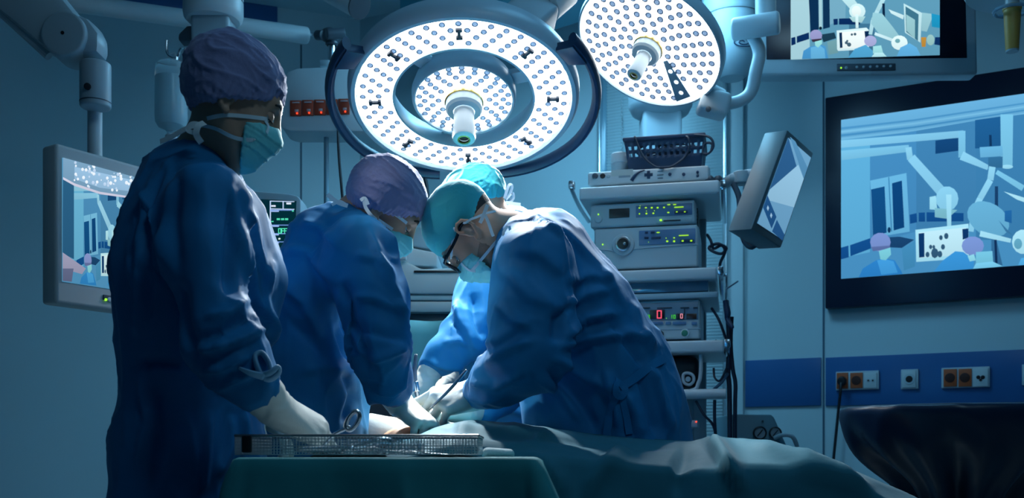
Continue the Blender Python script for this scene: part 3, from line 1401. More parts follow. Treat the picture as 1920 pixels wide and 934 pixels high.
def b(c, pts, w0, w1=None):
    for q in thick_px(pts, w0, w1):
        a(c, q)


a((96, 160, 190), [(230, -480), (1070, -480), (1070, 340), (230, 340)])
a((170, 214, 226), [(236, -480), (345, -480), (345, 330), (236, 330)])
a((120, 178, 204), [(330, -480), (560, -480), (540, 100), (350, 180)])
a((12, 50, 88), [(340, 0), (385, -480), (395, 160), (350, 185)])
a((14, 52, 90), [(412, -480), (448, -480), (455, 150), (418, 160)])
b((170, 214, 226), [(402, -480), (404, 150)], 16)
a((6, 30, 50), disc_px(404, 155, 8, 9))
a((60, 116, 148), [(560, 130), (700, 130), (700, 320), (560, 320)])
for q in ([(244, 208), (266, 202), (268, 242), (244, 250)], [(274, 200), (340, 178), (342, 214), (274, 236)],
          [(474, 105), (498, 103), (498, 135), (476, 138)], [(505, 102), (620, 100), (620, 135), (505, 135)]):
    a((10, 46, 96), q)
a((26, 62, 84), [(405, 190), (480, 178), (490, 210), (420, 232)])
a((110, 160, 170), [(440, 230), (500, 215), (500, 290), (450, 300)])
b((190, 234, 242), [(540, -20), (590, 40)], 55, 50)
a((210, 245, 250), disc_px(605, 62, 45, 42))
a((235, 252, 252), disc_px(600, 62, 26, 30))
a((170, 215, 220), [(560, 95), (650, 90), (630, 125), (580, 120)])
b((215, 246, 250), [(602, 80), (604, 155)], 16)
a((214, 244, 250), [(492, 168), (655, 152), (668, 165), (668, 270), (500, 280), (494, 270)])
a((240, 253, 254), [(506, 178), (650, 166), (654, 262), (512, 268)])
a((10, 44, 84), [(506, 180), (521, 178), (524, 262), (510, 264)])
a((10, 44, 84), [(644, 172), (668, 170), (668, 205), (648, 210)])
for x, y, r_ in ((545, 235, 9), (560, 245, 12), (575, 190, 7), (592, 188, 8), (550, 225, 6)):
    a((70, 100, 120), disc_px(x, y, r_, r_, 8))
b((176, 224, 236), [(750, -10), (715, 60), (690, 110), (676, 190)], 24, 20)
b((12, 40, 70), [(748, 20), (750, 110)], 14)
a((150, 205, 218), [(690, 70), (740, 75), (800, 150), (840, 205), (800, 215), (735, 200), (680, 130)])
b((205, 240, 248), [(700, 185), (800, 222), (850, 240)], 16)
a((225, 250, 252), disc_px(835, 235, 45, 40))
a((110, 170, 182), disc_px(825, 225, 14, 12))
a((206, 240, 246), [(775, 52), (860, 85), (855, 108), (790, 75)])
a((190, 230, 238), [(858, 20), (958, 72), (950, 235), (865, 180)])
a((60, 116, 140), [(868, 36), (940, 80), (936, 226), (872, 176)])
a((150, 200, 208), [(872, 80), (920, 110), (920, 215), (874, 170)])
a((150, 200, 212), [(958, 70), (1030, 80), (1010, 110), (985, 175), (955, 170)])
a((30, 150, 196), [(1010, 75), (1056, 85), (1056, 155), (1012, 148)])
a((190, 140, 60), [(953, 205), (982, 205), (978, 258), (957, 258)])
a((150, 196, 196), disc_px(1005, 220, 22, 30))
a((14, 50, 100), [(1030, 205), (1056, 205), (1056, 250), (1026, 245)])
a((70, 150, 206), [(300, 335), (310, 280), (345, 258), (400, 245), (430, 255), (448, 330)])
a((100, 178, 222), [(350, 262), (400, 250), (425, 270), (430, 320), (350, 325)])
a((152, 156, 206), disc_px(378, 196, 34, 32))
a((60, 50, 70), [(352, 218), (410, 212), (410, 226), (360, 232)])
a((150, 222, 224), [(372, 230), (410, 220), (412, 240), (390, 262), (374, 252)])
a((80, 166, 212), [(552, 320), (590, 270), (650, 246), (690, 280), (690, 318)])
a((168, 174, 220), disc_px(676, 226, 34, 30))
a((160, 224, 230), [(690, 255), (735, 250), (745, 290), (690, 296)])
a((180, 232, 240), [(680, 316), (700, 290), (745, 290), (770, 316)])
a((96, 176, 226), [(820, 310), (840, 262), (890, 238), (930, 262), (952, 308)])
picture('picture', cm, px_polys(PT, .004, it), .0005)
control_strip(PT, 'control_strip', cm, 1569, 119.5, 1679, 132.5, .002, (1576.5, 128), [(1586, 128, .006)] + [(1606 + 12.6 * i, 126.8 - .4 * i, .005) for i in range(6)])
mb = MB()
mb.tube([P(1640, -120, 4.05), P(1650, -160, 4.05), P(1660, -330, 4.05)], .04, 14)
mb.build('hanging_arm', WHITE, cm)

# ---- screen on its arm beside the nurse at the instrument tray
th = math.radians(33)
UM = Vector((math.sin(th), math.cos(th), 0))
PM = Plane(P(105, 420, 2.42), UM)
sm = empty('surgical_monitor', PM.o, 'grey framed monitor behind the standing nurse showing the room under a painted lamp reflection', 'monitor')
zt, zb = PM.uv(105, 267)[1], PM.uv(105, 568)[1]
wd_ = .60
mb = MB(PM.M)
mb.box((wd_ / 2, .030, (zt + zb) / 2), (wd_, .06, zt - zb), .009, 3)
mb.box((wd_ / 2, .07, (zt + zb) / 2), (wd_ * .6, .04, (zt - zb) * .6), .01)
mb.build('casing', CREAM, sm)
iz = (PM.uv(117, 296)[1], PM.uv(115, 528)[1])
iu = (PM.uv(116, 400)[0], wd_ - .025)
edge = [proj(PM.w(iu[0], iz[0])), proj(PM.w(iu[1], iz[0])), proj(PM.w(iu[1], iz[1])), proj(PM.w(iu[0], iz[1]))]
items = []
tone3 = lambda c: (int(c[0] * .86), int(c[1] * .90), int(c[2] * .90))
# shared picture laid over this screen: picture coordinates -> screen rectangle -> pixels


def Tm(X, Y):
    x = 130 + X * .142
    return (x, 293 + Y * .272 + (x - 157) * .16)


items.append(((70, 130, 160), edge))
for c, pts in theatre_view(Tm, tone3):
    q = clip_poly(pts, edge)
    if q:
        items.append((c, q))


def s3(X, Y):
    return (80 + X / 2.83, 260 + Y / 2.83)


rr_ = random.Random(3)  # a lamp's reflection in the glass is painted over the picture's upper part
for c, pts in [((40, 92, 128), [(104, 215), (162, 250), (162, 640), (100, 610)]),
               ((120, 160, 190), [(104, 100), (520, 215), (490, 320), (300, 290), (165, 245), (104, 210)]),
               ((205, 205, 225), [(104, 205), (165, 238), (300, 283), (490, 312), (490, 322), (300, 296), (165, 252), (104, 218)]),
               ((150, 190, 222), [(165, 150), (520, 232), (505, 285), (300, 262), (165, 215)]),
               ((150, 150, 176), [(98, 602), (225, 690), (205, 720), (98, 690)]),
               ((92, 100, 130), [(98, 690), (160, 690), (150, 760), (98, 755)])]:
    q = clip_poly([s3(*p) for p in pts], edge)
    if q:
        items.append((c, q))
for i in range(60):
    X = rr_.uniform(160, 510)
    Y = rr_.uniform(130, 250) + (X - 160) * .22 - 10
    r_ = rr_.uniform(3, 9)
    q = clip_poly([s3(*p) for p in disc_px(X, Y, r_, r_ * 1.2, 7)], edge)
    if q and Y < 285:
        items.append(((235, 245, 255) if i % 3 else (190, 214, 240), q))
picture('picture', sm, px_polys(PM, .001, items), .0005, .00003)
control_strip(PM, 'control_strip', sm, 193, 556, 245, 566, .001, (197, 562), [(203, 562, .006), (213, 564, .004), (219, 565, .004), (225, 566, .004), (231, 567, .004)])
pm = P(175, 300, 2.72)
mb = MB()
mb.box((P(195, 570, 2.6).x, 2.66, PM.uv(105, 568)[1] - .008), (.03, .08, .016), .004)
mb.build('lower_foot', DGREY, sm)

# its arm
ja = P(135, 78, 2.62)
ar = empty('monitor_boom', ja, 'thick grey jointed arm holding the monitor behind the standing nurse', 'arm')
nrm = (CAM - ja).normalized()
mb = MB()
mb.rcyl(ja + Vector((0, .05, 0)), ja - Vector((0, .055, 0)), .058, .008, 40)
mb.build('joint_disc', GREY, ar)
mb = MB()
mb.cyl(ja - Vector((0, .055, 0)), ja - Vector((0, .0565, 0)), .0045, seg=12)
mb.build('joint_screw', BLACK, ar)
mb = MB()
tdir = Vector((-.72, 0, .69))
mb.prism([ja + Vector((.030, .045, .052)), ja + Vector((-.044, .045, -.040)), ja + Vector((-.60, .045, .42)), ja + Vector((-.40, .045, .58))], (0, -.085, 0), .018)
mb.build('upper_boom', GREY, ar)
mb = MB()
e0 = ja + Vector((-.052, -.046, -.052))
mb.tube([ja + Vector((-.055, -.01, -.042)), ja + Vector((-.24, -.01, .128)), ja + Vector((-.60, -.01, .405))], .012, 10, smooth=1)
mb.build('boom_edge', LGREY, ar)
mb = MB()
jx = P(178, 120, 2.62)
mb.prism([P(150, 45, 2.66), P(185, 52, 2.66), P(208, 82, 2.66), P(208, 122, 2.66), P(150, 122, 2.66)], (0, -.08, 0), .022)
mb.rcyl(P(179, 118, 2.62), P(179, 203, 2.62), .0385, .006, 32)
mb.build('elbow_housing', GREY, ar)
mb = MB()
mb.lathe([(.0392, 0), (.0392, .003)], P(179, 194, 2.62), (0, 0, 1), 32)
mb.build('collar_groove', DGREY, ar)
mb = MB()
mb.rcyl(P(164, 162, 2.575), P(164, 162, 2.588), .009, .002, 12)
mb.build('lock_screw', BLACK, ar)
mb = MB()
mb.cyl(P(178, 200, 2.66), P(178, 330, 2.66), .0185, seg=24)
mb.build('drop_pole', CHROME if False else LGREY, ar)

# ---- IV bottle, hooks and the ceiling column that carries them
IY = 3.35
ic = empty('ceiling_column', P(400, 40, IY), 'white ceiling column with a wide collar and chrome bottle hooks', 'supply column')
mb = MB()
p0 = P(400, 38, IY)
mb.lathe([(.0, -.004), (.085, -.004), (.094, .006), (.097, .02), (.097, .06)], p0, (0, 0, 1), 40)
mb.lathe([(.097, .064), (.097, 1.05)], p0, (0, 0, 1), 40)
mb.build('wide_collar', LGREY, ic)
mb = MB()
mb.box(P(401, 62, IY), (.125, .10, .10), .012, 3)
mb.build('lower_block', GREY, ic)
mb = MB()
mb.prism([P(350, 84, IY + .06), P(366, 68, IY + .06), P(436, 72, IY + .06), P(436, 96, IY + .06), P(350, 96, IY + .06)], (0, -.09, 0), .008)
mb.build('bracket', DGREY, ic)
mb = MB()
HYY = IY - .06
for pts in ([(313, 76), (313, 98), (322, 107), (333, 106), (338, 92), (350, 89), (362, 90)],
            [(362, 90), (378, 90), (388, 96), (396, 96)], [(362, 90), (364, 120)],
            [(348, 89), (345, 104), (347, 116)], [(393, 72), (393, 100)], [(332, 106), (331, 116)]):
    mb.tube([P(x, y, HYY) for x, y in pts], .0042, 8)
mb.build('hook', CHROME, ic)
iv = empty('infusion_bottle', P(321, 250, HYY), 'clear infusion bottle hanging behind the nurse in the purple cap', 'bottle')
b0 = P(321, 250, HYY)
k = HYY / 1900
mb = MB()
mb.lathe([(0, 0), (.013, .0), (.014, .010), (.022, .017), (.041, .025), (.0500, .040), (.0515, .06), (.0515, .205), (.049, .224), (.040, .233), (0, .235)], b0 + Vector((0, 0, -.005)), (0, 0, 1), 36)
o = mb.build('bottle_body', mat('bottle_plastic', (.80, .92, .96), .12, trans=.75, ior=1.15), iv)
mb = MB()
mb.lathe([(0, .010), (.02, .022), (.039, .030), (.0475, .044), (.0485, .06), (.0485, .185), (0, .185)], b0 + Vector((0, 0, -.005)), (0, 0, 1), 36)
mb.build('saline', mat('saline', (.55, .80, .88), .15, trans=.4, ior=1.33), iv)
mb = MB()
mb.lathe([(0, -.03), (.012, -.028), (.018, -.02), (.019, -.004), (.014, .002)], b0 + Vector((0, 0, -.005)), (0, 0, 1), 24)
mb.build('cap', LGREY, iv)
mb = MB()
mb.tube([b0 + Vector((0, 0, .228)), b0 + Vector((-.012, 0, .25)), b0 + Vector((.01, 0, .262)), b0 + Vector((.012, 0, .25)), b0 + Vector((0, 0, .228))], .0025, 6)
mb.build('hanging_loop', LGREY, iv)

# ---- long ceiling boom along the wall
bo = empty('supply_boom', P(400, 40, 4.1), 'long pale horizontal supply boom running under the ceiling', 'boom')
mb = MB()
mb.rcyl(P(60, -6, 3.75), P(578, 67, 4.25), .034, .010, 28)
mb.build('boom_tube', LGREY, bo)
mb = MB()
mb.cyl(P(576, 64, 4.25), P(594, 66, 4.25), .010, seg=12)
mb.build('boom_pin', STEEL, bo)
# ---- supply box with red sockets, its pole and clamp
SY = 4.1
sb = empty('supply_box', P(610, 185, SY), 'pale wall mounted medical supply box with a row of red sockets', 'supply unit')
mb = MB()
prof = [(530, 150), (538, 134), (556, 127), (700, 120), (700, 247), (545, 246), (528, 240), (519, 222), (519, 180)]
mb.prism([P(x, y, SY) for x, y in prof], (0, .16, 0), .012)
mb.build('housing', LGREY, sb)
for i in range(5):
    x0 = 543.5 + 22.6 * i
    mb = MB()
    yy = 188.0 - i * .8
    mb.pbox(x0, yy, x0 + 21.4, yy + 29, SY - .008, .02, .002)
    so_ = mb.build('red_socket', RED, sb)
    mb = MB()
    mb.pbox(x0 + 4, yy + 3, x0 + 18, yy + 5.5, SY - .010, .004, .0005)
    mb.build('socket_label', mat('socket_label', (.45, .35, .36), .5), so_)
    mb = MB()
    mb.pbox(x0 + 9, yy + 17, x0 + 16, yy + 22, SY - .010, .004, .0005)
    mb.build('socket_label', mat('socket_label', (.45, .35, .36), .5), so_)
    mb = MB()
    mb.sphere(P(x0 + 13.5, yy + 24.5, SY - .010), .0036, 8)
    mb.build('indicator', RED_LED, so_)
mb = MB()
mb.cyl(P(622, 125, SY + .1), P(622, 78, SY + .1), .0155, seg=20)
mb.build('pole', STEEL, sb)
mb = MB()
mb.lathe([(.02, 0), (.026, .006), (.026, .014), (.018, .02)], P(622, 86, SY + .1), (0, 0, 1), 20)
cl = mb.build('pole_collar', DGREY, sb)
mb = MB()
c_ = P(618, 66, SY + .1)
mb.sphere(c_, .038, 18, (1.1, .8, .82))
mb.rcyl(P(594, 66, SY + .1), P(606, 66, SY + .08), .020, .004)
mb.rcyl(P(612, 64, SY + .02), P(646, 62, SY + .05), .021, .005)
mb.build('clamp', DGREY, sb)
mb = MB()
mb.pbox(599, 112, 618, 124, SY + .05, .03, .003)
mb.build('bracket', GREY, sb)
mb = MB()
mb.cyl(P(612, 246, SY + .08), P(612, 640, SY + .08), .0105, seg=14)
mb.build('lower_pipe', mat('pipe_paint', (.16, .30, .38), .35), sb)
mb = MB()
mb.tube([P(635, 214, SY - .01), P(634, 250, SY - .05), P(636, 300, SY - .05), P(642, 370, SY - .05), P(650, 480, SY - .02)], .0055, 8)
tag(mb.build('power_cable', RUBBER), 'thin black cable hanging from the red sockets', 'cable')
mb = MB()
mb.tube([P(795, 328, 4.3), P(800, 350, 4.3), P(806, 420, 4.3), P(812, 520, 4.3)], .008, 8)
tag(mb.build('power_cable', RUBBER), 'black cable hanging behind the ring lamp between the purple and teal caps', 'cable')
# ---- part of a ceiling arm at the top edge
mb = MB()
mb.rcyl(P(560, -52, 3.9), P(672, 10, 3.7), .046, .006, 28)
oo = empty('lamp_boom', P(640, 0, 3.8), 'white cylindrical arm end hanging just above the ring lamp', 'arm')
mb.build('arm_tube', LGREY, oo)
mb = MB()
dv = (P(672, 10, 3.7) - P(560, -52, 3.9)).normalized()
mb.lathe([(0, 0), (.044, 0), (.048, .004), (.048, .010), (0, .012)], P(672, 10, 3.7), dv, 28)
mb.build('end_cap', DGREY, oo)

# ---- patient monitor
AY = 3.65
am = empty('patient_monitor', P(515, 460, AY), 'grey patient monitor with green readout between the two purple capped nurses', 'monitor')
mb = MB()
mb.prism([P(420, 356, AY), P(480, 358, AY), P(540, 363, AY), P(558, 367, AY), P(564, 374, AY), P(565, 500, AY), P(420, 500, AY)], (0, .12, 0), .008)
mb.build('casing', GREY, am)
PA = Plane(P(500, 420, AY - .001), Vector((1, 0, 0)))
it = [((4, 40, 52), [(425, 370), (556, 377), (552, 490), (425, 490)]),
      ((2, 44, 54), [(508, 378), (552, 379), (552, 466), (508, 466)])]
for q in ([(506, 376.5), (508, 376.5), (508, 470), (506, 470)], [(506, 376.5), (552, 377.5), (552, 379, ), (506, 378)],
          [(506, 391), (552, 392), (552, 393.5), (506, 392.8)], [(530, 377), (532, 377), (532, 392), (530, 392)]):
    it.append(((190, 214, 250), q))
for y in (393.5, 421.5, 437.5, 453):
    it.append(((110, 150, 220), rect_px(507, y, 551, y + 1.6)))
    it.append(((150, 180, 235), rect_px(507, y + 1, 523, y + 4)))
it.append(((225, 235, 255), rect_px(537, 380, 546, 383.5)))
it.append(((225, 235, 255), rect_px(508.5, 385, 517, 388)))
for x in (519, 527, 534.5):
    it.append(((80, 220, 180), rect_px(x, 409.5, x + 6, 413)))
it.append(((80, 220, 180), rect_px(508.5, 414.5, 513, 416.5)))
it.append(((80, 220, 180), rect_px(547.5, 394.5, 551, 397)))
it.append(((80, 220, 180), disc_px(510.5, 434.5, 1.2)))
for q in glyph_polys('OFF', 522.5, 429, 8.4, 1.5, .78, .86):
    it.append(((90, 245, 195), q))
it.append(((225, 250, 245), disc_px(524, 448, 2.2, 1.6)))
picture('readout', am, px_polys(PA, 0, it), .0003)
mb = MB()
mb.cyl(P(500, 500, AY + .06), P(500, 860, AY + .06), .02)
mb.box((P(500, 500, AY + .06).x, AY + .06, .30), (.5, .4, .6), .02)
mb.build('pedestal', GREY, am)

# ---- anaesthesia machine
GY = 3.55
gm = empty('anaesthesia_machine', (P(800, 600, GY).x, GY + .2, 0), 'bulky grey anaesthesia machine standing behind the teal sheet', 'anaesthesia machine')
GM = mat('machine_paint', (.30, .44, .50), .40, var=.04)
mb = MB()
mb.prism([P(700, 478, GY + .05), P(712, 452, GY + .05), P(768, 428, GY + .05), P(786, 424, GY + .05), P(820, 432, GY + .05), P(820, 470, GY + .05), P(770, 462, GY + .05)], (0, .35, 0), .01)
mb.build('top_housing', GM, gm)
mb = MB()
mb.prism([P(690, 470, GY + .02), P(765, 463, GY + .02), P(820, 474, GY + .02), P(820, 500, GY + .02), P(690, 496, GY + .02)], (0, .4, 0), .008)
mb.build('middle_housing', mat('machine_paint_light', (.36, .50, .56), .4, var=.03), gm)
mb = MB()
mb.prism([P(680, 492, GY), P(758, 488, GY), P(790, 504, GY), P(905, 500, GY), P(905, 552, GY), P(752, 551, GY), P(680, 551, GY)], (0, .45, 0), .010)
mb.build('work_surface', GM, gm)
mb = MB()
mb.pbox(776, 507, 900, 511, GY - .006, .02, .002)
mb.build('slot', BLACK, gm)
mb = MB()
mb.pbox(700, 553, 905, 563, GY + .01, .4, .006)
mb.build('drawer', GM, gm)
mb = MB()
mb.pbox(700, 565, 905, 586, GY + .005, .4, .008)
mb.build('drawer', GM, gm)
mb = MB()
mb.pbox(690, 588, 910, 1010, GY + .04, .4, .01)
mb.build('base', DGREY, gm)
mb = MB()
mb.rcyl(P(700, 481, GY - .01), P(762, 481, GY - .01), .014, .004)
mb.build('rail', WHITE, gm)
# ------------------------------------------------------------------ equipment cart
ya = math.radians(12.5)
PC = Plane(P(1205, 850, 3.7), Vector((math.cos(ya), -math.sin(ya), 0)))
PC.o.z = 0
PC = Plane(PC.o, PC.U)
ct = empty('equipment_cart', PC.w(0, 0, -.22), 'tall white equipment cart with open shelves behind the bending surgeon', 'cart')


def cbox(mb, x0, y0, x1, y1, d, bev=.005, off=0.0, seg=2):
    """box on the cart: front face over these pixels, d deep"""
    ym, xm = (y0 + y1) / 2, (x0 + x1) / 2
    ua_, ub_ = PC.uv(x0, ym, off)[0], PC.uv(x1, ym, off)[0]
    za, zb_ = PC.uv(xm, y0, off)[1], PC.uv(xm, y1, off)[1]
    mb.box(((ua_ + ub_) / 2, d / 2 - off, (za + zb_) / 2), (ub_ - ua_, d, za - zb_), bev, seg)
    return ua_, ub_, za, zb_


def cuv(x, y, off=0.0):
    return PC.uv(x, y, off)


SHELF = mat('cart_shelf', (.52, .60, .64), .35, var=.03)
CARTF = mat('cart_frame', (.34, .46, .53), .40, var=.04)
mb = MB(PC.M)
ub1 = cuv(1316, 600)[0]
for u in (ub1 - .02, cuv(1130, 600)[0]):
    mb.box((u, .385, 1.0), (.05, .04, 1.98), .008)
mb.box(((ub1 + cuv(1130, 600)[0]) / 2, .40, 1.0), (ub1 - cuv(1130, 600)[0], .012, 1.8), .0)
mb.build('frame', CARTF, ct)
for nm, q, d in (('top', (1086, 344, 1349, 369), .46), ('shelf', (1100, 505, 1344, 527), .44), ('shelf', (1110, 640, 1358, 663), .44)):
    mb = MB(PC.M)
    cbox(mb, *q, d, .008, .035, 3)
    mb.build('shelf', SHELF, ct)
mb = MB(PC.M)
cbox(mb, 1120, 550, 1346, 561, .40, .005, .02)
mb.build('shelf', CARTF, ct)
# clear drawer under the middle shelf
mb = MB(PC.M)
cbox(mb, 1120, 528, 1328, 549, .36, .003, .0)
mb.build('drawer', mat('smoked_drawer', (.08, .16, .24), .12, coat=.6, var=.3, vscale=14), ct)
# side rails of the shelves
for (y, xl, xr) in ((372, 1078, 1356), (530, None, 1352), (664, None, 1364)):
    for x in (xl, xr):
        if x is None:
            continue
        u, z = cuv(x, y)
        mb = MB(PC.M)
        mb.tube([(u, -.07, z + .035), (u, -.06, z + .012), (u, .12, z - .005), (u, .36, z - .005)], .008, 8)
        mb.box((u, -.07, z + .03), (.022, .03, .03), .005)
        mb.build('side_rail', STEEL, ct)
mb = MB(PC.M)
u0, z0 = cuv(1200, 741)
mb.rcyl((u0, -.02, z0), (cuv(1362, 741)[0], -.02, z0), .018, .004)
mb.build('push_bar', SHELF, ct)
mb = MB(PC.M)
mb.box((cuv(1230, 800)[0], .22, .09), (.62, .50, .10), .02)
mb.build('base', CARTF, ct)
for u in (-.25, .32):
    for v in (.02, .42):
        mb = MB(PC.M)
        mb.rcyl((u - .012, v, .04), (u + .012, v, .04), .04, .006)
        mb.build('caster', RUBBER, ct)

# ---- devices
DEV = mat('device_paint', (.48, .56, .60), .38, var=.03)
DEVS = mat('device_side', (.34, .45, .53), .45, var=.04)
PANEL = mat('device_panel', (.10, .20, .36), .35)
LEDG = emat('green_mark', (.45, 1.0, .05), .85)


def dev(name, q, d, label, cat, lip=None):
    e = empty(name, PC.w(cuv((q[0] + q[2]) / 2, q[3])[0], cuv(1200, q[3])[1], -d / 2), label, cat)
    mb = MB(PC.M)
    cbox(mb, q[0], q[1], q[2], q[3], .03, .008, 0, 3)
    mb.build('front', DEV, e)
    mb = MB(PC.M)
    ua_, ub_ = cuv(q[0], q[1])[0] + .004, cuv(q[2], q[1])[0] + .004
    za, zb_ = cuv(1205, q[1])[1] - .003, cuv(1205, q[3])[1] + .002
    mb.box(((ua_ + ub_) / 2, .025 + d / 2, (za + zb_) / 2), (ub_ - ua_, d, za - zb_), .004)
    # cooling slots along the side
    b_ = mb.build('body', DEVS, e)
    return e, b_, (ua_, ub_, za, zb_)


def mark(parent, name, q, m, off=.002, d=.006, bev=.001):
    mb = MB(PC.M)
    cbox(mb, *q, d, bev, off)
    return mb.build(name, m, parent)


def dots(parent, name, pts, m, off=.004):
    """small printed or lit symbols of one panel"""
    mb = MB(PC.M)
    for p in pts:
        x, y, rx = p[0], p[1], p[2]
        ry = p[3] if len(p) > 3 else rx
        u, z = cuv(x, y, off)
        s = 3.7 / 1900
        k_ = .72 if name == 'green_symbols' else 1.0
        mb.box((u, -off, z), (2 * rx * s * k_, .003, 2 * ry * s * k_), min(rx, ry) * s * .45, 2)
    return mb.build(name, m, parent)


def knob(parent, name, x, y, r, m, out=.02, r2=None):
    u, z = cuv(x, y)
    mb = MB(PC.M)
    mb.rcyl((u, .005, z), (u, -out, z), r, .003, 28)
    return mb.build(name, m, parent)


# top recorder
e, bd, _ = dev('video_recorder', (1102, 316, 1329, 341.5), .28, 'slim pale recorder with a dark cross pad on the cart top', 'recorder')
knob(e, 'port', 1116, 330, .011, DGREY, .006)
knob(e, 'port', 1130, 330, .010, BLACK, .004)
knob(e, 'port', 1141, 330, .007, GREY, .004)
p = mark(e, 'cross_pad', (1213, 320, 1219, 335), NAVY)
mark(e, 'cross_pad', (1208, 324.5, 1224, 330.5), NAVY)
pts_ = [PC.hit(x, y, .003) for x, y in ((1184, 339), (1190, 330), (1198, 323), (1209, 319))]
mb = MB()
mb.tube(pts_, [.007, .006, .004, .002], 6)
mb.build('swoosh_mark', NAVY, e)
mark(e, 'name_print', (1160, 329, 1182, 333), mat('print_grey', (.20, .28, .34), .5), .0005, .002, 0)
mark(e, 'front_window', (1146, 318, 1187, 330), mat('front_window', (.42, .50, .50), .4), .0003, .002, 0)
dots(e, 'print', [(1238, 321, 5, .5), (1238, 328, 6, .5), (1238, 334, 5, .5)], NAVY, .001)
for x, y, r in ((1256, 327, .006), (1282, 327, .006), (1308, 323, .005), (1308, 330, .005)):
    knob(e, 'button', x, y, r, NAVY, .006)
mb = MB(PC.M)
for i, x in enumerate((1330, 1346)):
    u, z = cuv(x, 332, .02)
    mb.sphere((u, .02, z), .017, 12)
mb.build('side_knob', DGREY, ct)
# video processor
e, bd, bb = dev('video_processor', (1107, 379, 1303, 423), .29, 'upper pale processor with rows of green lights', 'video processor')
mark(e, 'display', (1142, 391, 1180, 408), BLACK, .004)
pn = mark(e, 'control_panel', (1192, 383, 1298, 405), PANEL, .003, .006, .003)
g = [(1199, 390, 2.4, 1.4), (1211, 389.5, 2.6, 1.6), (1222, 389.5, 2.6, 2), (1233, 389.5, 2.6, 2), (1245, 389, 2.4, 1.8), (1199, 401, 1.8, 1.8), (1212, 400.5, 2.4, 2), (1225, 400, 2.4, 2),
     (1254, 383.8, 4, 1.2), (1265, 383.6, 4, 1.2), (1273, 388.4, 12, 1.3), (1253, 398.5, 2.8, 1.6), (1200, 386.0, 1, 1), (1212, 395.8, 1, 1), (1227, 395.2, 1, 1)]
dots(pn, 'green_symbols', g, LEDG, .007)
dots(pn, 'key', [(1277, 397.5, 12, 2.8)], NAVY, .0065)
dots(pn, 'key_arrow', [(1269, 397.3, 1.6, 1.0), (1284, 397.3, 1.6, 1.0)], LEDG, .008)
dots(e, 'power_light', [(1122, 402, 1.3, 1.3)], GREEN_LED, .008)
knob(e, 'power_button', 1122, 411.5, .014, DEV, .008)
mark(e, 'card_slot', (1230, 409, 1298, 418), mat('slot_recess', (.36, .45, .50), .4), .003, .006, .003)
dots(e, 'slot', [(1260, 413.6, 16, 1.2)], BLACK, .006)
dots(e, 'slot_light', [(1239, 412.8, 2.2, 1.8)], GREEN_LED, .008)
mb = MB(PC.M)
for i in range(5):
    z = bb[3] + .012 + i * .013
    mb.box((bb[1] + .001, .17, z), (.006, .22, .005), .001)
mb.build('side_vent', BLACK, bd)
# light source
e, bd, bb = dev('light_source', (1114, 425, 1308, 502), .29, 'lower pale light source with a round scope socket and green lights', 'light source')
pn = mark(e, 'control_panel', (1198, 430, 1304, 458), PANEL, .003, .006, .003)
dots(pn, 'green_symbols', [(1234, 436, 4, 1.3), (1282, 441.5, 12.5, 1.3), (1249, 446.5, 1.2, 1.2), (1264, 446, 2.2, 1.5), (1251, 452.5, 2.8, 2.2), (1264, 452.5, 2.6, 2.4), (1216, 454, 1, 1)], LEDG, .007)
dots(pn, 'key', [(1288, 451.5, 12, 2.8), (1212, 436, 3, 2), (1224, 436, 4, 2), (1212, 446, 4, 2.4), (1230, 446, 9, 2.2)], NAVY, .0065)
dots(pn, 'key_arrow', [(1280, 451.8, 2, 1.4), (1296, 451.5, 2, 1.4)], LEDG, .008)
sk = knob(e, 'scope_socket', 1169, 460, .040, DEV, .012)
knob(sk, 'socket_ring', 1169, 459, .028, STEEL, .020)
knob(sk, 'socket_hole', 1169, 459, .021, BLACK, .022)
knob(sk, 'socket_pin', 1172, 459, .006, STEEL, .024)
dots(e, 'power_light', [(1130, 458.5, 1.3, 1.3)], GREEN_LED, .006)
mb = MB(PC.M)
ua_, z = cuv(1114, 466)
ub_ = cuv(1308, 466)[0]
mb.tube([(ua_, -.001, z - .008), (ua_ + .05, -.001, z - .008), (ua_ + .075, -.001, z - .016), (ua_ + .12, -.001, z - .022), (ua_ + .16, -.001, z - .008), (ub_, -.001, z - .002)], .0022, 6)
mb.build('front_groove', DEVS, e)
# insufflator
e, bd, bb = dev('insufflator', (1120, 564, 1312, 636.5), .29, 'pale insufflator with red zero digits on a dark display', 'insufflator')
pn = mark(e, 'display_panel', (1150, 568, 1309, 601), mat('display_panel', (.16, .25, .34), .35), .003, .006, .002)
mark(pn, 'window', (1218, 581, 1245, 598), BLACK, .006, .004)
mark(pn, 'window', (1268, 588, 1283, 599), BLACK, .006, .004)
mark(pn, 'window', (1287, 588, 1306, 598), mat('amber_window', (.05, .02, .015), .3), .006, .004)
dots(pn, 'print', [(1212, 577.5, 7, .8), (1246, 577.5, 14, .8), (1284, 577, 8, .8), (1304, 577, 4, .8)], BLACK, .0065)
dots(pn, 'divider', [(1283.5, 585, .7, 6), (1246, 589, .6, 8)], BLACK, .0065)
PCo = .011
for txt, x, y, h, wd, ad, asp, col in (('0', 1232.5, 583, 13.5, 2.0, .8, .9, (255, 92, 120)), ('0', 1276, 589, 7.6, 1.3, .8, .8, (235, 150, 170)),
                                      ('13', 1210, 591, 6, 1.1, .9, .9, (70, 200, 30)), ('10', 1258, 591, 6, 1.1, .9, .9, (70, 200, 30))):
    picture('digits' if len(txt) > 1 else 'digit', pn, px_polys(PC, .011, [(col, q) for q in glyph_polys(txt, x, y, h, wd, ad, asp)]), .0004)
picture('digit_point', pn, px_polys(PC, .011, [((120, 230, 60), disc_px(1249.5, 597, .9))]), .0004)
dots(e, 'button', [(1231, 606, 12, 3)], PANEL, .005)
dots(e, 'button', [(1253, 606, 5, 3)], PANEL, .005)
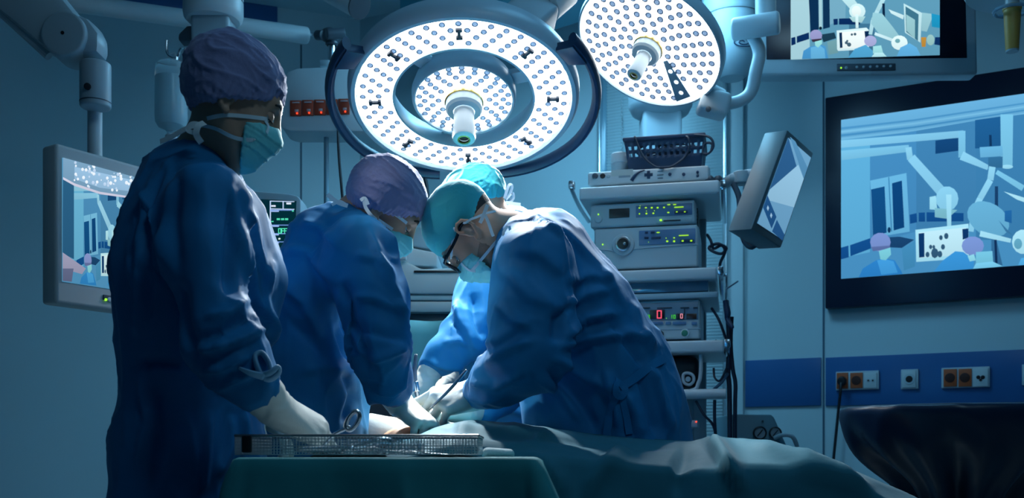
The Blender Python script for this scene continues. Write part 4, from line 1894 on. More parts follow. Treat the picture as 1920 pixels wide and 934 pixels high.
dots(e, 'button', [(1274, 606, 12.5, 3)], PANEL, .005)
dots(e, 'button', [(1302, 606.5, 5, 3)], PANEL, .005)
dots(e, 'front_groove', [(1230, 618.5, 82, .5)], DEVS, .001)
kn = knob(e, 'gas_port', 1238, 627, .013, DGREY, .010)
knob(kn, 'port_pin', 1238, 627, .006, STEEL, .014)
kn = knob(e, 'gas_outlet', 1285, 625.5, .016, LGREY, .012)
knob(kn, 'outlet_cap', 1284, 625.5, .0115, mat('green_cap', (.04, .22, .14), .4), .016)
# dark pump in the lower bay
e = empty('suction_pump', PC.w(.1, cuv(1270, 733)[1], -.15), 'black pump with a pale looped fitting in the lower bay of the cart', 'pump')
mb = MB(PC.M)
cbox(mb, 1200, 670, 1310, 727, .28, .02, -.03, 3)
mb.build('body', BLACK, e)
mb = MB(PC.M)
ua_, z = cuv(1200, 667)
ub_, zb_ = cuv(1314, 733)
mb.tube([(ua_, -.0, zb_), (ub_ - .04, -.0, zb_), (ub_ - .008, -.0, zb_ + .03), (ub_, -.0, zb_ + .07), (ub_, -.0, z)], .007, 8)
mb.build('bay_frame', LGREY, e)
mb = MB(PC.M)
pp_ = [(cuv(x, y)[0], .018, cuv(x, y)[1]) for x, y in ((1281, 702), (1290, 699), (1299, 704), (1300, 714), (1292, 721), (1282, 716))]
mb.tube(pp_, .006, 8, closed=True)
mb.build('looped_fitting', LGREY, e)
knob(e, 'fitting_core', 1290, 711, .010, GREY, -.010)
# small box low on the cart
e = empty('control_box', PC.w(.2, cuv(1298, 805)[1], -.1), 'small box with a red light low on the cart', 'control box')
mb = MB(PC.M)
cbox(mb, 1262, 788, 1308, 802, .2, .004)
mb.build('body', DEVS, e)
dots(e, 'red_light', [(1305.5, 791, 1.3, 1.3)], RED_LED, .003)

# basket with cables, cup
e = empty('basket', PC.w(cuv(1246, 313)[0], cuv(1246, 314)[1], -.13), 'navy plastic basket full of cables standing on the recorder', 'basket')


def basket_wall(mb, x0, x1, x2, x3, yt, yb, off):
    return None


ut0, ut1 = cuv(1169, 256)[0], cuv(1320, 256)[0]
ubt0, ubt1 = cuv(1177, 312)[0], cuv(1314, 312)[0]
zt, zb_ = cuv(1246, 254)[1], cuv(1246, 313)[1]
dt, db = (.02, .27), (.035, .25)
bm = bmesh.new()
nu, nv = 26, 9
rows = []
for j in range(nv + 1):
    v = j / nv
    a0, a1 = ubt0 + (ut0 - ubt0) * v, ubt1 + (ut1 - ubt1) * v
    d0, d1 = db[0] + (dt[0] - db[0]) * v, db[1] + (dt[1] - db[1]) * v
    z = zb_ + (zt - zb_) * v
    ring = []
    for i in range(nu):
        ring.append((a0 + (a1 - a0) * i / nu, d0))
    for i in range(14):
        ring.append((a1, d0 + (d1 - d0) * i / 14))
    for i in range(nu):
        ring.append((a1 - (a1 - a0) * i / nu, d1))
    for i in range(14):
        ring.append((a0, d1 - (d1 - d0) * i / 14))
    rows.append([bm.verts.new(PC.M @ Vector((q[0], q[1], z))) for q in ring])
n = len(rows[0])
for j in range(nv):
    for i in range(n):
        # rows of slots
        if j in (4, 6) and (i % 26 if i < 26 else i) % 2 == 1 and i not in (0, 26, 40, 66):
            continue
        k = (i + 1) % n
        bm.faces.new((rows[j][i], rows[j][k], rows[j + 1][k], rows[j + 1][i]))
bm.faces.new(rows[0])
me = bpy.data.meshes.new('basket_body')
bm.to_mesh(me)
bm.free()
ob = link_mesh('basket_body', me, NAVY, e, 20)
md = ob.modifiers.new('wall', 'SOLIDIFY')
md.thickness = .004
mb = MB(PC.M)
mb.tube([(ut0, dt[0], zt), (ut1, dt[0], zt), (ut1, dt[1], zt), (ut0, dt[1], zt)], .008, 8, closed=True, smooth=1)
mb.build('basket_rim', NAVY, e)
e_up = mat('coiled_cable', (.012, .03, .06), .5)
rr_ = random.Random(5)


def cpt(x, y, dpt):
    u, z = cuv(x, y)
    return PC.M @ Vector((u, dpt, z))


mb = MB()
pp_ = []
for i in range(70):
    a = i * .62
    R_ = .5 + .5 * rr_.random()
    pp_.append(PC.M @ Vector(((ut0 + ut1) / 2 + .115 * R_ * math.cos(a), .145 + .085 * R_ * math.sin(a), zt - .07 + .075 * i / 70 + .01 * rr_.random())))
mb.tube(pp_, .006, 6)
tag(mb.build('coiled_cable', e_up), 'dark cable coiled inside the navy basket', 'cable')
mb = MB()
mb.tube([cpt(1236, 250, .1), cpt(1262, 247, .06), cpt(1300, 250, .02), cpt(1330, 258, -.005), cpt(1338, 275, -.005), cpt(1328, 288, .0), cpt(1318, 285, .01), cpt(1322, 268, .01), cpt(1335, 270, .0), cpt(1333, 284, .0)], .0045, 8)
tag(mb.build('coiled_cable', e_up), 'dark cable looping out over the basket end nearest the monitor arm', 'cable')
mb = MB()
mb.tube([cpt(1189, 250, .08), cpt(1190, 256, .004), cpt(1194, 268, .002), cpt(1207, 294, .010), cpt(1228, 311, .012), cpt(1248, 315, -.008), cpt(1264, 311, -.006), cpt(1285, 292, .006), cpt(1293, 272, .004), cpt(1288, 255, .008), cpt(1275, 248, .08)], .0042, 8)
tag(mb.build('coiled_cable', e_up), 'dark cable drooping in a loop across the basket front', 'cable')
e = empty('specimen_cup', PC.w(cuv(1157, 314)[0], zb_, -.08), 'pale screw top cup beside the navy basket', 'cup')
mb = MB(PC.M)
u, z = cuv(1157, 314)
mb.lathe([(0, 0), (.030, .0), (.032, .004), (.034, .048), (.0, .048)], (u, .10, zb_), (0, 0, 1), 28)
mb.build('cup_body', GREY, e)
mb = MB(PC.M)
mb.rcyl((u, .10, zb_ + .048), (u, .10, zb_ + .086), .036, .004, 28)
mb.build('lid', LGREY, e)

# cables down the cart's side
CB = mat('cart_cable', (.008, .02, .045), .5)


def cable(name, pts, r, label, m=None):
    mb = MB()
    mb.tube([cpt(x, y, d) for x, y, d in pts], r, 8)
    return tag(mb.build(name, m or CB), label, 'cable')


cable('power_cable', [(1362, 560, .05), (1365, 600, .05), (1367, 640, .05), (1365, 700, .05), (1368, 760, .05), (1369, 1150, .05)], .009, 'thickest black cable hanging straight down the cart side')
cable('power_cable', [(1372, 590, .06), (1370, 640, .06), (1374, 690, .06), (1379, 720, .06), (1378, 790, .06), (1378, 1150, .06)], .0075, 'bent black cable hanging outermost along the cart side')
cable('video_cable', [(1325, 430, .1), (1333, 452, .0), (1338, 466, .0), (1352, 460, .0), (1362, 466, .0), (1352, 476, .0), (1334, 470, .0), (1330, 462, .01), (1348, 458, -.01), (1360, 470, .0), (1350, 492, .02), (1350, 510, .05)], .0055, 'black cable tied in a knot beside the light source')
cable('video_cable', [(1334, 575, .05), (1348, 600, .0), (1362, 636, .03)], .005, 'thin dark cable arching from the insufflator to the cable bundle')
cable('video_cable', [(1340, 640, .0), (1356, 650, .0), (1363, 662, .03)], .008, 'short thick black cable at the insufflator shelf end')
cable('video_cable', [(1338, 690, .02), (1340, 708, .0), (1350, 714, .0), (1362, 690, .03)], .004, 'thin cable sagging beside the black pump')
cable('video_cable', [(1338, 730, .02), (1352, 718, .0), (1364, 700, .04)], .006, 'thick grey blue cable sagging below the black pump', mat('grey_blue_cable', (.05, .12, .20), .5))
cable('video_cable', [(1305, 752, .0), (1320, 778, -.01), (1338, 800, .0), (1348, 850, .02)], .005, 'thin black cable slanting across the lowest bay of the cart')
cable('video_cable', [(1340, 750, .0), (1340, 790, .0), (1344, 850, .02)], .006, 'black cable hanging below the push bar')
mb = MB()
mb.tube([cpt(1358, 516, .02), cpt(1362, 518, .0), cpt(1361, 560, .02)], .0035, 8)
mb.tube([cpt(1362, 542, .0), cpt(1384, 530, -.03)], .0030, 8)
tag(mb.build('wire_hook', STEEL), 'bent wire hook sticking out from the cart side above the cable bundle', 'hook')
mb = MB()
mb.tube([cpt(1360, 562, .03), cpt(1364, 585, .02), cpt(1364, 598, .02), cpt(1372, 612, .0), cpt(1374, 616, .0)], [.010, .012, .009, .008, .004], 10)
tag(mb.build('cable_tie_strap', NAVY), 'navy strap tied round the top of the cable bundle', 'strap')

# ---- tilted monitor on the cart's arm
TMY = 3.45
tm = empty('cart_monitor', P(1455, 350, TMY), 'tilted monitor seen nearly edge on, mounted beside the equipment cart', 'monitor')
fr = [P(1477, 243, 3.50), P(1526, 287, 3.71), None, P(1409, 430, 3.31)]
v1, v2 = fr[1] - fr[0], fr[3] - fr[0]
fr[2] = fr[0] + v1 + v2
nn = v1.cross(v2).normalized()
if nn.x < 0:
    nn = -nn
mb = MB()
back = -nn * .085
mb.prism(fr, back, .006)
c_ = sum(fr, Vector()) / 4
mb.build('casing', mat('monitor_grey', (.10, .155, .18), .45, var=.04), tm)
inset = [c_ + (p - c_) * .86 + nn * .001 for p in fr]
mb = MB()
mb.prism(inset, nn * .002, 0)
sg = mb.build('screen_glass', mat('screen_glass', (.30, .48, .62), .05, spec=1.0, coat=1.0), tm)
it = []


def q4(u, v):
    return fr[0] + v1 * u + v2 * v + nn * .0035


def qp(c, pts):
    it.append((c, [q4(*p) for p in pts], nn))


qp((104, 158, 196), [(.07, .07), (.93, .07), (.93, .93), (.07, .93)])
qp((42, 92, 140), [(.07, .07), (.60, .25), (.30, .62), (.07, .62)])
qp((82, 140, 182), [(.10, .05), (.93, .30), (.93, .18), (.30, .05)])
qp((142, 190, 220), [(.62, .22), (.93, .30), (.93, .60), (.07, .70), (.07, .60)])
qp((30, 78, 128), [(.07, .66), (.52, .78), (.50, .90), (.07, .78)])
qp((32, 80, 130), [(.56, .80), (.93, .88), (.93, .94), (.54, .92)])
for u, v in ((.2, .75), (.36, .79)):
    qp((150, 190, 220), [(u - .03, v - .015), (u + .03, v), (u + .03, v + .03), (u - .03, v + .015)])
picture('picture', tm, it, .0006)
mb = MB()
j0 = PC.M @ Vector((cuv(1350, 335)[0], .06, cuv(1350, 335)[1]))
mb.tube([j0 + PC.U * .02, P(1375, 335, 3.62), P(1395, 335, 3.62)], .020, 12, smooth=1)
mb.rcyl(P(1390, 346, 3.62), P(1390, 322, 3.62), .030, .006)
mb.tube([P(1390, 328, 3.62), P(1410, 325, 3.60), P(1425, 330, 3.56)], .016, 12)
mb.build('arm', DGREY if False else GREY, tm)
mb = MB()
mb.tube([P(1375, 345, 3.60), P(1386, 372, 3.58), P(1388, 420, 3.56), P(1396, 452, 3.55), P(1410, 463, 3.54), P(1422, 450, 3.54)], .0105, 10)
tag(mb.build('monitor_cable', mat('dark_blue_cable', (.02, .05, .08), .5)), 'thick dark cable hanging in a loop from the tilted cart monitor', 'cable')

# the rack's ceiling column and its printed spiral
pc = empty('ceiling_column', P(1240, 200, 4.25), 'wide pale ceiling column rising behind the smaller tilted lamp', 'supply column')
mb = MB()
q = P(1238, 222, 4.3)
mb.lathe([(0, 0), (.085, 0), (.12, .02), (.135, .05), (.135, 1.0)], q, (0, 0, 1), 40)
mb.build('upper_drum', GREY, pc)
mb = MB()
mb.box((q.x, 4.3, q.z - .18), (.165, .15, .40), .02, 3)
mb.build('lower_post', GREY, pc)
pc2 = empty('ceiling_column', P(1385, 80, 4.25), 'broad grey ceiling drum marked with a dark spiral beside the tilted lamp', 'supply column')
mb = MB()
q = P(1372, 150, 4.3)
mb.lathe([(0, 0), (.05, .005), (.09, .04), (.115, .10), (.12, .16), (.12, .26)], q, (0, 0, 1), 44)
mb.lathe([(.123, .26), (.126, .27), (.126, .9)], q, (0, 0, 1), 44)
mb.build('drum', GREY, pc2)
bvd = None
mb = MB()
sp = []
for i in range(40):
    a = i * .35
    rx, rz = .006 + .0011 * i, .003 + .0005 * i
    x_, z_ = q.x + .02 + rx * math.cos(a), q.z + .115 + rz * math.sin(a)
    rr = math.sqrt(max(.0001, .117 ** 2 - (x_ - q.x) ** 2))
    sp.append(Vector((x_, 4.3 - rr - .001, z_)))
mb.tube(sp, .0022, 5, smooth=1)
mb.build('spiral_mark', NAVY, pc2)

# brown grip hanging beside the ceiling monitor
gy = 3.4
e = empty('hanging_grip', P(1897, 97, gy), 'brown tapered grip hanging from a clear ring beside the ceiling monitor', 'grip')
mb = MB()
BR = mat('amber_plastic', (.42, .24, .05), .45, var=.08)
mb.lathe([(0, 0), (.020, 0), (.021, .004), (.0275, .135), (.030, .137), (.030, .15), (0, .15)], P(1898, 95, gy), (0, 0, 1), 28)
mb.build('grip_body', BR, e)
mb = MB()
mb.lathe([(0, -.004), (.019, -.004), (.021, .001)], P(1898, 95, gy), (0, 0, 1), 24)
mb.build('end_plug', GREY, e)
mb = MB()
t_ = []
for i in range(24):
    a = i / 24 * 6.2832
    t_.append(P(1898, 20, gy) + Vector((.058 * math.cos(a), .05 * math.sin(a), 0)))
mb.tube(t_, .006, 8, closed=True, smooth=1)
mb.build('clear_ring', mat('clear_ring', (.35, .55, .70), .1, trans=.6), e)
mb = MB()
mb.cyl(P(1898, 13, gy), P(1898, -60, gy), .022, seg=20)
mb.lathe([(.0, 0), (.20, .0), (.21, .02), (.20, .05), (0, .06)], P(1930, -22, gy + .05), (0, 0, 1), 40)
mb.build('mount', GREY, e)

# ---- sockets on the wall band
SKM = mat('socket_plate', (.42, .52, .58), .35)
ORG = mat('orange_socket', (.42, .09, .03), .42)


def wplate(parent, name, x0, y0, x1, y1, d, off, m, bev=.003):
    a, b = WR.uv(x0, (y0 + y1) / 2, off), WR.uv(x1, (y0 + y1) / 2, off)
    zt, zb_ = WR.uv((x0 + x1) / 2, y0, off)[1], WR.uv((x0 + x1) / 2, y1, off)[1]
    mb = MB(WR.M)
    mb.box(((a[0] + b[0]) / 2, -off + d / 2, (zt + zb_) / 2), (b[0] - a[0], d, zt - zb_), bev)
    return mb.build(name, m, parent)


def whole(parent, name, x, y, r, off, m, d=.006):
    u, v = WR.uv(x, y, off)
    mb = MB(WR.M)
    mb.rcyl((u, -off + d, v), (u, -off, v), r, .001, 20)
    return mb.build(name, m, parent)


def socket_panel(x0, y0, x1, y1, cells, label):
    e = empty('socket_panel', WR.w(*WR.uv((x0 + x1) / 2, (y0 + y1) / 2), .01), label, 'wall socket')
    wplate(e, 'plate', x0, y0, x1, y1, .012, .022, SKM)
    for c in cells:
        x0, y0, x1, y1 = c[1:5]
        xm, ym = (x0 + x1) / 2, (y0 + y1) / 2
        if c[0] == 'o':
            q = wplate(e, 'orange_outlet', x0, y0, x1, y1, .006, .027, ORG, .002)
            whole(q, 'outlet_hole', xm - .5, ym, .021, .0285, mat('outlet_recess', (.05, .012, .008), .5), .006)
        elif c[0] == 's':
            q = wplate(e, 'schuko_outlet', x0, y0, x1, y1, .005, .026, LGREY, .002)
            whole(q, 'outlet_hole', xm, ym, .024, .028, SKM, .006)
            whole(q, 'outlet_pit', xm, ym, .015, .029, BLACK, .004)
        else:
            q = wplate(e, 'pin_outlet', x0, y0, x1, y1, .005, .026, LGREY, .002)
            for k in (-1, 1):
                whole(q, 'pin_ring', xm + k * 4.2, ym, .0085, .0275, SKM if c[0] == 'p' else BLACK, .004)
                whole(q, 'pin_hole', xm + k * 4.2, ym, .004, .0290, BLACK, .004)
            if c[0] == 'r':
                whole(q, 'pin_hole', xm, ym + 5, .006, .0285, BLACK, .004)
    return e


socket_panel(1567, 696, 1648, 731, [('o', 1568.5, 699, 1590, 729), ('o', 1594, 699, 1617.5, 728), ('p', 1620, 699, 1644, 728)], 'three gang wall socket with a black plug in its first orange outlet')
socket_panel(1689, 692.5, 1722, 729.5, [('s', 1692, 695, 1717, 727)], 'single pale wall socket alone on the blue band')
socket_panel(1765, 688.5, 1856, 727, [('o', 1769, 692, 1794, 725), ('o', 1797, 691.5, 1822, 725), ('r', 1824, 690, 1853, 725)], 'three gang wall socket with two empty orange outlets')
socket_panel(1916, 683, 1950, 722, [('s', 1919, 686, 1946, 719)], 'wall socket at the end of the blue band, mostly out of view')
u, v = WR.uv(1578, 715, .045)
e = empty('power_plug', WR.w(u, v, .03), 'black plug with its cord hanging from the three gang socket', 'plug')
mb = MB(WR.M)
mb.rcyl((u, -.024, v), (u, -.055, v), .020, .006, 20)
mb.build('plug_body', BLACK, e)
mb = MB()
mb.tube([WR.hit(1577, 718, .05), WR.hit(1576, 732, .06), WR.hit(1572, 770, .05), WR.hit(1566, 830, .05), WR.hit(1562, 880, .05), WR.hit(1560, 1000, .05)], .0065, 8)
mb.build('cord', RUBBER, e)
# grey suction unit on the floor
SYY = 3.95
e = empty('suction_unit', P(1440, 860, SYY), 'low grey unit with two dark dials standing below the blue band', 'suction unit')
mb = MB()
mb.prism([P(1372, 777, SYY), P(1446, 777.5, SYY), P(1452, 783, SYY), P(1476, 838, SYY), P(1476, 1150, SYY), P(1372, 1150, SYY)], (0, .3, 0), .006)
mb.build('housing', mat('suction_paint', (.13, .26, .32), .45, var=.04), e)
for x, y, r in ((1424, 812, .026), (1453, 812, .024)):
    mb = MB()
    c_ = P(x, y, SYY - .004)
    mb.lathe([(r * .82, 0), (r, 0), (r, .012), (r * .86, .014), (r * .82, .006)], c_, (0, -1, 0), 28)
    dl = mb.build('dial_ring', BLACK, e)
    mb = MB()
    mb.cyl(c_, c_ + Vector((0, -.006, 0)), r * .84, seg=28)
    mb.build('dial_face', GREY, dl)
    mb = MB()
    mb.box(c_ + Vector((0, -.008, 0)), (.003, .003, r * 1.2), 0, R=Matrix.Rotation(.7, 3, 'Y'))
    mb.build('needle', BLACK, dl)
mb = MB()
mb.cyl(P(1430, 790, SYY - .006), P(1430, 790, SYY), .004, seg=12)
mb.build('indicator', DGREY, e)
mb = MB()
mb.tube([P(1452, 822, SYY - .02), P(1468, 816, SYY - .04), P(1484, 818, SYY - .05), P(1492, 830, SYY - .04), P(1496, 850, SYY - .02), P(1498, 900, SYY)], .0085, 10)
tag(mb.build('suction_tube', mat('suction_hose', (.28, .40, .46), .4)), 'pale grey tube arching out of the low grey unit', 'tube')
# ------------------------------------------------------------------ people
GOWN = mat('gown_cloth', (.010, .182, .41), .62, var=.07, vscale=6, bump=.10, bscale=22, bstretch=(1, 1, .5), sheen=.04, spec=.22)
SKIN = mat('skin', (.52, .30, .21), .50, var=.05, vscale=20, bump=.03, bscale=200)
SKIN2 = mat('skin_warm', (.66, .36, .20), .5, var=.04, vscale=20)
PURPLE = mat('purple_cap_cloth', (.26, .26, .46), .75, var=.07, vscale=25, bump=.12, bscale=160, sheen=.25, spec=.2)
TEALC = mat('teal_cap_cloth', (.05, .50, .56), .70, var=.06, vscale=25, bump=.12, bscale=160, sheen=.2, spec=.2)
MASKM = mat('mask_cloth', (.22, .72, .74), .65, var=.04, bump=.08, bscale=90, sheen=.1)
TIE = mat('white_tie', (.72, .80, .84), .6)
GLOVE = mat('glove_latex', (.74, .76, .70), .42, var=.03, bump=.06, bscale=70, spec=.4)
HAIR = mat('dark_hair', (.03, .02, .017), .6, bump=.3, bscale=300)
EYEW = mat('eye_white', (.75, .75, .74), .25)
EYED = mat('iris', (.03, .02, .012), .1)
FRAME = mat('spectacle_frame', (.006, .006, .010), .25)
LENS = mat('spectacle_lens', (.9, .95, 1), .03, trans=1.0, ior=1.05)


def R_(px, Y):
    return px * Y / F


def pts_px(*a):
    return [P(x, y, Y) for x, y, Y in a]


class Head:
    def __init__(self, O, f, up, s=.89):
        self.O = np.array(O, float)
        f = np.array(f, float)
        f /= np.linalg.norm(f)
        u = np.array(up, float)
        u = u - f * (u @ f)
        u /= np.linalg.norm(u)
        l = np.cross(u, f)
        self.H = np.stack([f, l, u], 1)
        self.s = s

    def w(self, x, y, z):
        return self.O + self.s * (self.H @ np.array([x, y, z]))

    def d(self, x, y, z):
        return self.H @ np.array([x, y, z])

    def add(self, S, grow=0.0, features=True):
        s, H, w, g = self.s, self.H, self.w, grow

        def el(c, r, k=.02, sub=False, R=None):
            S.el(w(*c), np.array(r) * s + g, H if R is None else H @ R, k, sub)

        def rc(a, b, ra, rb, k=.02):
            S.rc(w(*a), w(*b), ra * s + g, rb * s + g, k)
        el((-.014, 0, .036), (.098, .076, .088), .02)
        el((.030, 0, -.035), (.062, .060, .080), .03)
        for q in (1, -1):
            rc((-.004, .050 * q, -.055), (.052, .022 * q, -.100), .020, .019, .03)
            rc((.048, .040 * q, -.032), (.064, .034 * q, -.036), .020, .016, .02)
        rc((.060, -.012, -.108), (.060, .012, -.108), .021, .021, .02)
        if not features:
            return
        rc((.074, -.03, .022), (.074, .03, .022), .014, .014, .015)
        for q in (1, -1):
            el((.098, .033 * q, -.004), (.020, .019, .013), .012, True)
        rc((.088, 0, .004), (.108, 0, -.034), .0085, .0105, .012)
        el((.108, 0, -.037), (.012, .010, .010), .006)
        for q in (1, -1):
            el((.098, .011 * q, -.041), (.012, .008, .008), .005)
        rc((.082, -.014, -.066), (.082, .014, -.066), .010, .010, .008)
        rc((.079, -.013, -.078), (.079, .013, -.078), .011, .011, .006)
        for q in (1, -1):
            a = math.radians(14)
            Rt = np.array([[math.cos(a), 0, math.sin(a)], [0, 1, 0], [-math.sin(a), 0, math.cos(a)]])
            el((-.008, .079 * q, -.016), (.016, .008, .028), .005, False, Rt)
            el((.000, .089 * q, -.016), (.011, .0075, .017), .003, True, Rt)
            hp = [(.008, -.004), (.011, .008), (.006, .018), (-.006, .021), (-.020, .014), (-.027, -.002), (-.024, -.020), (-.014, -.036), (-.004, -.044)]
            for (xa, za), (xb, zb) in zip(hp, hp[1:]):
                rc((xa, (.082 - .30 * min(0, xa)) * q, za), (xb, (.082 - .30 * min(0, xb)) * q, zb), .0042, .0042, .003)
            el((.0, .082 * q, -.043), (.008, .006, .009), .004)


def body(name_label, hd, neck, chest, pelvis, arms, feet, skin=None, nr=.050):
    """one continuous body: head, neck, trunk, arms, legs"""
    S = SDF()
    hd.add(S)
    S.rc(hd.w(-.022, 0, -.045), neck, nr, nr * 1.06, .03)
    S.rc(neck, chest, .056, .070, .05)
    for sh, el_, wr, tip in arms:
        wr, tip = np.array(wr, float), np.array(tip, float)
        tip = wr + (tip - wr) / np.linalg.norm(tip - wr) * .03
        S.rc(chest, sh, .066, .046, .05)
        S.rc(sh, el_, .046, .036, .03)
        S.rc(el_, wr, .034, .020, .02)
        S.rc(wr, tip, .018, .013, .02)
    S.rc(chest, pelvis, .072, .070, .05, ((0, 1, 0), 1.35))
    for hip, knee, ankle, toe in feet:
        S.rc(pelvis, hip, .066, .060, .04)
        S.rc(hip, knee, .060, .050, .03)
        S.rc(knee, ankle, .054, .036, .02)
        S.rc(ankle, toe, .040, .034, .03)
    V, Q = S.mesh(.016, fine=(hd.O - .135, hd.O + .135, .0026))
    V = relax(V, Q, 1, .35)
    o = pydata('person', V, Q, skin or SKIN, None, 180)
    tag(o, name_label, 'person')
    o['kind'] = 'thing'
    bvh = BVHTree.FromPolygons([Vector(v) for v in V], [list(map(int, q)) for q in Q])
    return o, bvh


def eyes(hd, parent, side):
    for q in side:
        mb = MB()
        mb.sphere(Vector(hd.w(.0735, .033 * q, -.005)), .0118 * hd.s, 16)
        e = mb.build('eye', EYEW, parent, 180)
        mb = MB()
        mb.sphere(Vector(hd.w(.0795, .033 * q, -.0085)), .0066 * hd.s, 12)
        mb.build('iris', EYED, e, 180)
        mb = MB()
        rl = .0132 * hd.s
        mb.lathe([(rl * math.sin(t_), rl * math.cos(t_)) for t_ in [i * math.pi / 2 / 8 for i in range(9)]], Vector(hd.w(.0735, .033 * q, -.005)), Vector(hd.d(.62, 0, .8)), 24)
        mb.build('eyelid', SKIN, e, 180)
        mb = MB()
        mb.tube([Vector(hd.w(.078, .045 * q, -.012)), Vector(hd.w(.0865, .036 * q, -.012)), Vector(hd.w(.087, .024 * q, -.012))], .0013, 6)
        mb.build('eyelashes', HAIR, e, 180)
        mb = MB()
        mb.tube([Vector(hd.w(.080, .052 * q, .020)), Vector(hd.w(.088, .036 * q, .026)), Vector(hd.w(.089, .018 * q, .021))], [.002, .0036, .0028], 6)
        mb.build('eyebrow', HAIR, parent, 180)


def cap(hd, parent, m, c, r, brim_f, brim_b, amp=.004, freq=26, seed=1, strokes=(), extra=(), gather=1.0):
    S = SDF()
    s = hd.s
    S.el(hd.w(*c), np.array(r) * s, hd.H, .02)
    for cc, rr_ in extra:
        S.el(hd.w(*cc), np.array(rr_) * s, hd.H, .035)
    dx, dz = brim_b[0] - brim_f[0], brim_b[1] - brim_f[1]
    n = np.array([-dz, 0, dx])
    if n[2] > 0:
        n = -n
    n /= np.linalg.norm(n)
    S.cut(hd.w(brim_f[0], 0, brim_f[1]), hd.d(*n))
    V, Q = S.mesh(.0034)
    V = relax(V, Q, 3, .5)
    N = normals(V, Q)
    loc = (V - hd.O) @ hd.H
    q = loc * np.array([.55, 1.3, 1.3]) * freq
    d = amp * (ridges(q, seed, 1.6) - .35) + amp * .5 * (ridges(q * 2.1 + 3, seed + 9, 1.6) - .3)
    # gathers where the elastic pulls the cloth in
    hh = -((V - hd.w(brim_f[0], 0, brim_f[1])) @ hd.d(*n))
    ang = np.arctan2(loc[:, 1], loc[:, 0])
    d += np.exp(-(hh / .022) ** 2) * (.0016 * gather * np.sin(ang * 46) - .0015)
    V = V + N * d[:, None]
    if strokes:
        V = crease(V, Q, strokes)
    return pydata('cap', V, Q, m, parent, 180)


def mask(hd, parent, strokes=(), m=None):
    S = SDF()
    s = hd.s
    S.el(hd.w(.052, 0, -.055), np.array((.052, .066, .068)) * s, hd.H, .02)
    S.rc(hd.w(.082, 0, -.012), hd.w(.104, 0, -.040), .013 * s, .013 * s, .025)
    S.rc(hd.w(.094, 0, -.05), hd.w(.072, 0, -.104), .016 * s, .019 * s, .03)
    S.rc(hd.w(.05, .03, -.10), hd.w(.05, -.03, -.10), .026 * s, .026 * s, .03)
    S.cut(hd.w(.106, 0, -.010), hd.d(-.42, 0, .9))
    S.cut(hd.w(.044, 0, -.05), hd.d(-1, 0, -.30))
    V, Q = S.mesh(.0028)
    V = relax(V, Q, 2, .5)
    N = normals(V, Q)
    loc = (V - hd.O) @ hd.H / s
    # three pressed pleats across the front
    d = 0
    for z0 in (-.045, -.065, -.085):
        t = (loc[:, 2] - z0 + .35 * (loc[:, 0] - .08) * 0) / .010
        d = d + .0022 * np.where(t > 0, np.exp(-t * 1.5), -np.exp(t * 4) * .6)
    q = loc * 30
    d = d + .0016 * (ridges(q, 4, 1.5) - .3)
    V = V + N * np.clip(d, -.003, .004)[:, None]
    if strokes:
        V = crease(V, Q, strokes)
    o = pydata('mask', V, Q, m or MASKM, parent, 180)
    return o, BVHTree.FromPolygons([Vector(v) for v in V], [list(map(int, x)) for x in Q])


def tie(parent, bvhs, px, width=.006, lift=.002, name='mask_tie', m=None):
    """a tape lying on whatever of the head is seen along these pixels"""
    pts = []
    fine = smooth_line([Vector((x, y, 0)) for x, y in px], 5)
    for q in fine:
        d = (P(q.x, q.y, 1.0) - CAM).normalized()
        best = None
        for b in bvhs:
            h = b.ray_cast(CAM, d)
            if h[0] is not None and (best is None or h[3] < best[3]):
                best = h
        if best is not None:
            pts.append((best[0] + best[1] * lift, best[1]))
    if len(pts) < 2:
        return None
    # even out
    pp = [p for p, n in pts]
    nn = [n for p, n in pts]
    for _ in range(3):
        pp = [pp[0]] + [(pp[i - 1] + pp[i] * 2 + pp[i + 1]) / 4 for i in range(1, len(pp) - 1)] + [pp[-1]]
        nn = [nn[0]] + [(nn[i - 1] + nn[i] * 2 + nn[i + 1]).normalized() for i in range(1, len(nn) - 1)] + [nn[-1]]
    return ribbon(name, list(zip(pp, nn)), width, .0014, m or TIE, parent)


def loose_tie(parent, pts, width=.006, name='mask_tie', m=None):
    pp = smooth_line(pts, 5)
    return ribbon(name, [(p, Vector((0, -1, .15)).normalized()) for p in pp], width, .0014, m or TIE, parent)


def gown(parent, S, h=.0075, seed=1, amp=.0055, strokes=(), fz=(7, 7, 3.2), fine=None):
    V, Q = S.mesh(h, fine=fine)
    V = relax(V, Q, 4, .5)
    N = normals(V, Q)
    amp *= 1.35
    q = V * np.array(fz)
    d = amp * (ridges(q, seed, 1.5) - .33)
    d += amp * .45 * (ridges(V * np.array(fz) * np.array([2.1, 2.1, 1.9]) + 7.7, seed + 20, 1.8) - .28)
    d += amp * .7 * ridges(V * np.array(fz) * 1.35 + 31.1, seed + 40, 4.5)
    d -= d.mean()
    V = V + N * d[:, None]
    if strokes:
        V = crease(V, Q, strokes)
    o = pydata('gown', V, Q, GOWN, parent, 180)
    return o, BVHTree.FromPolygons([Vector(v) for v in V], [list(map(int, x)) for x in Q])


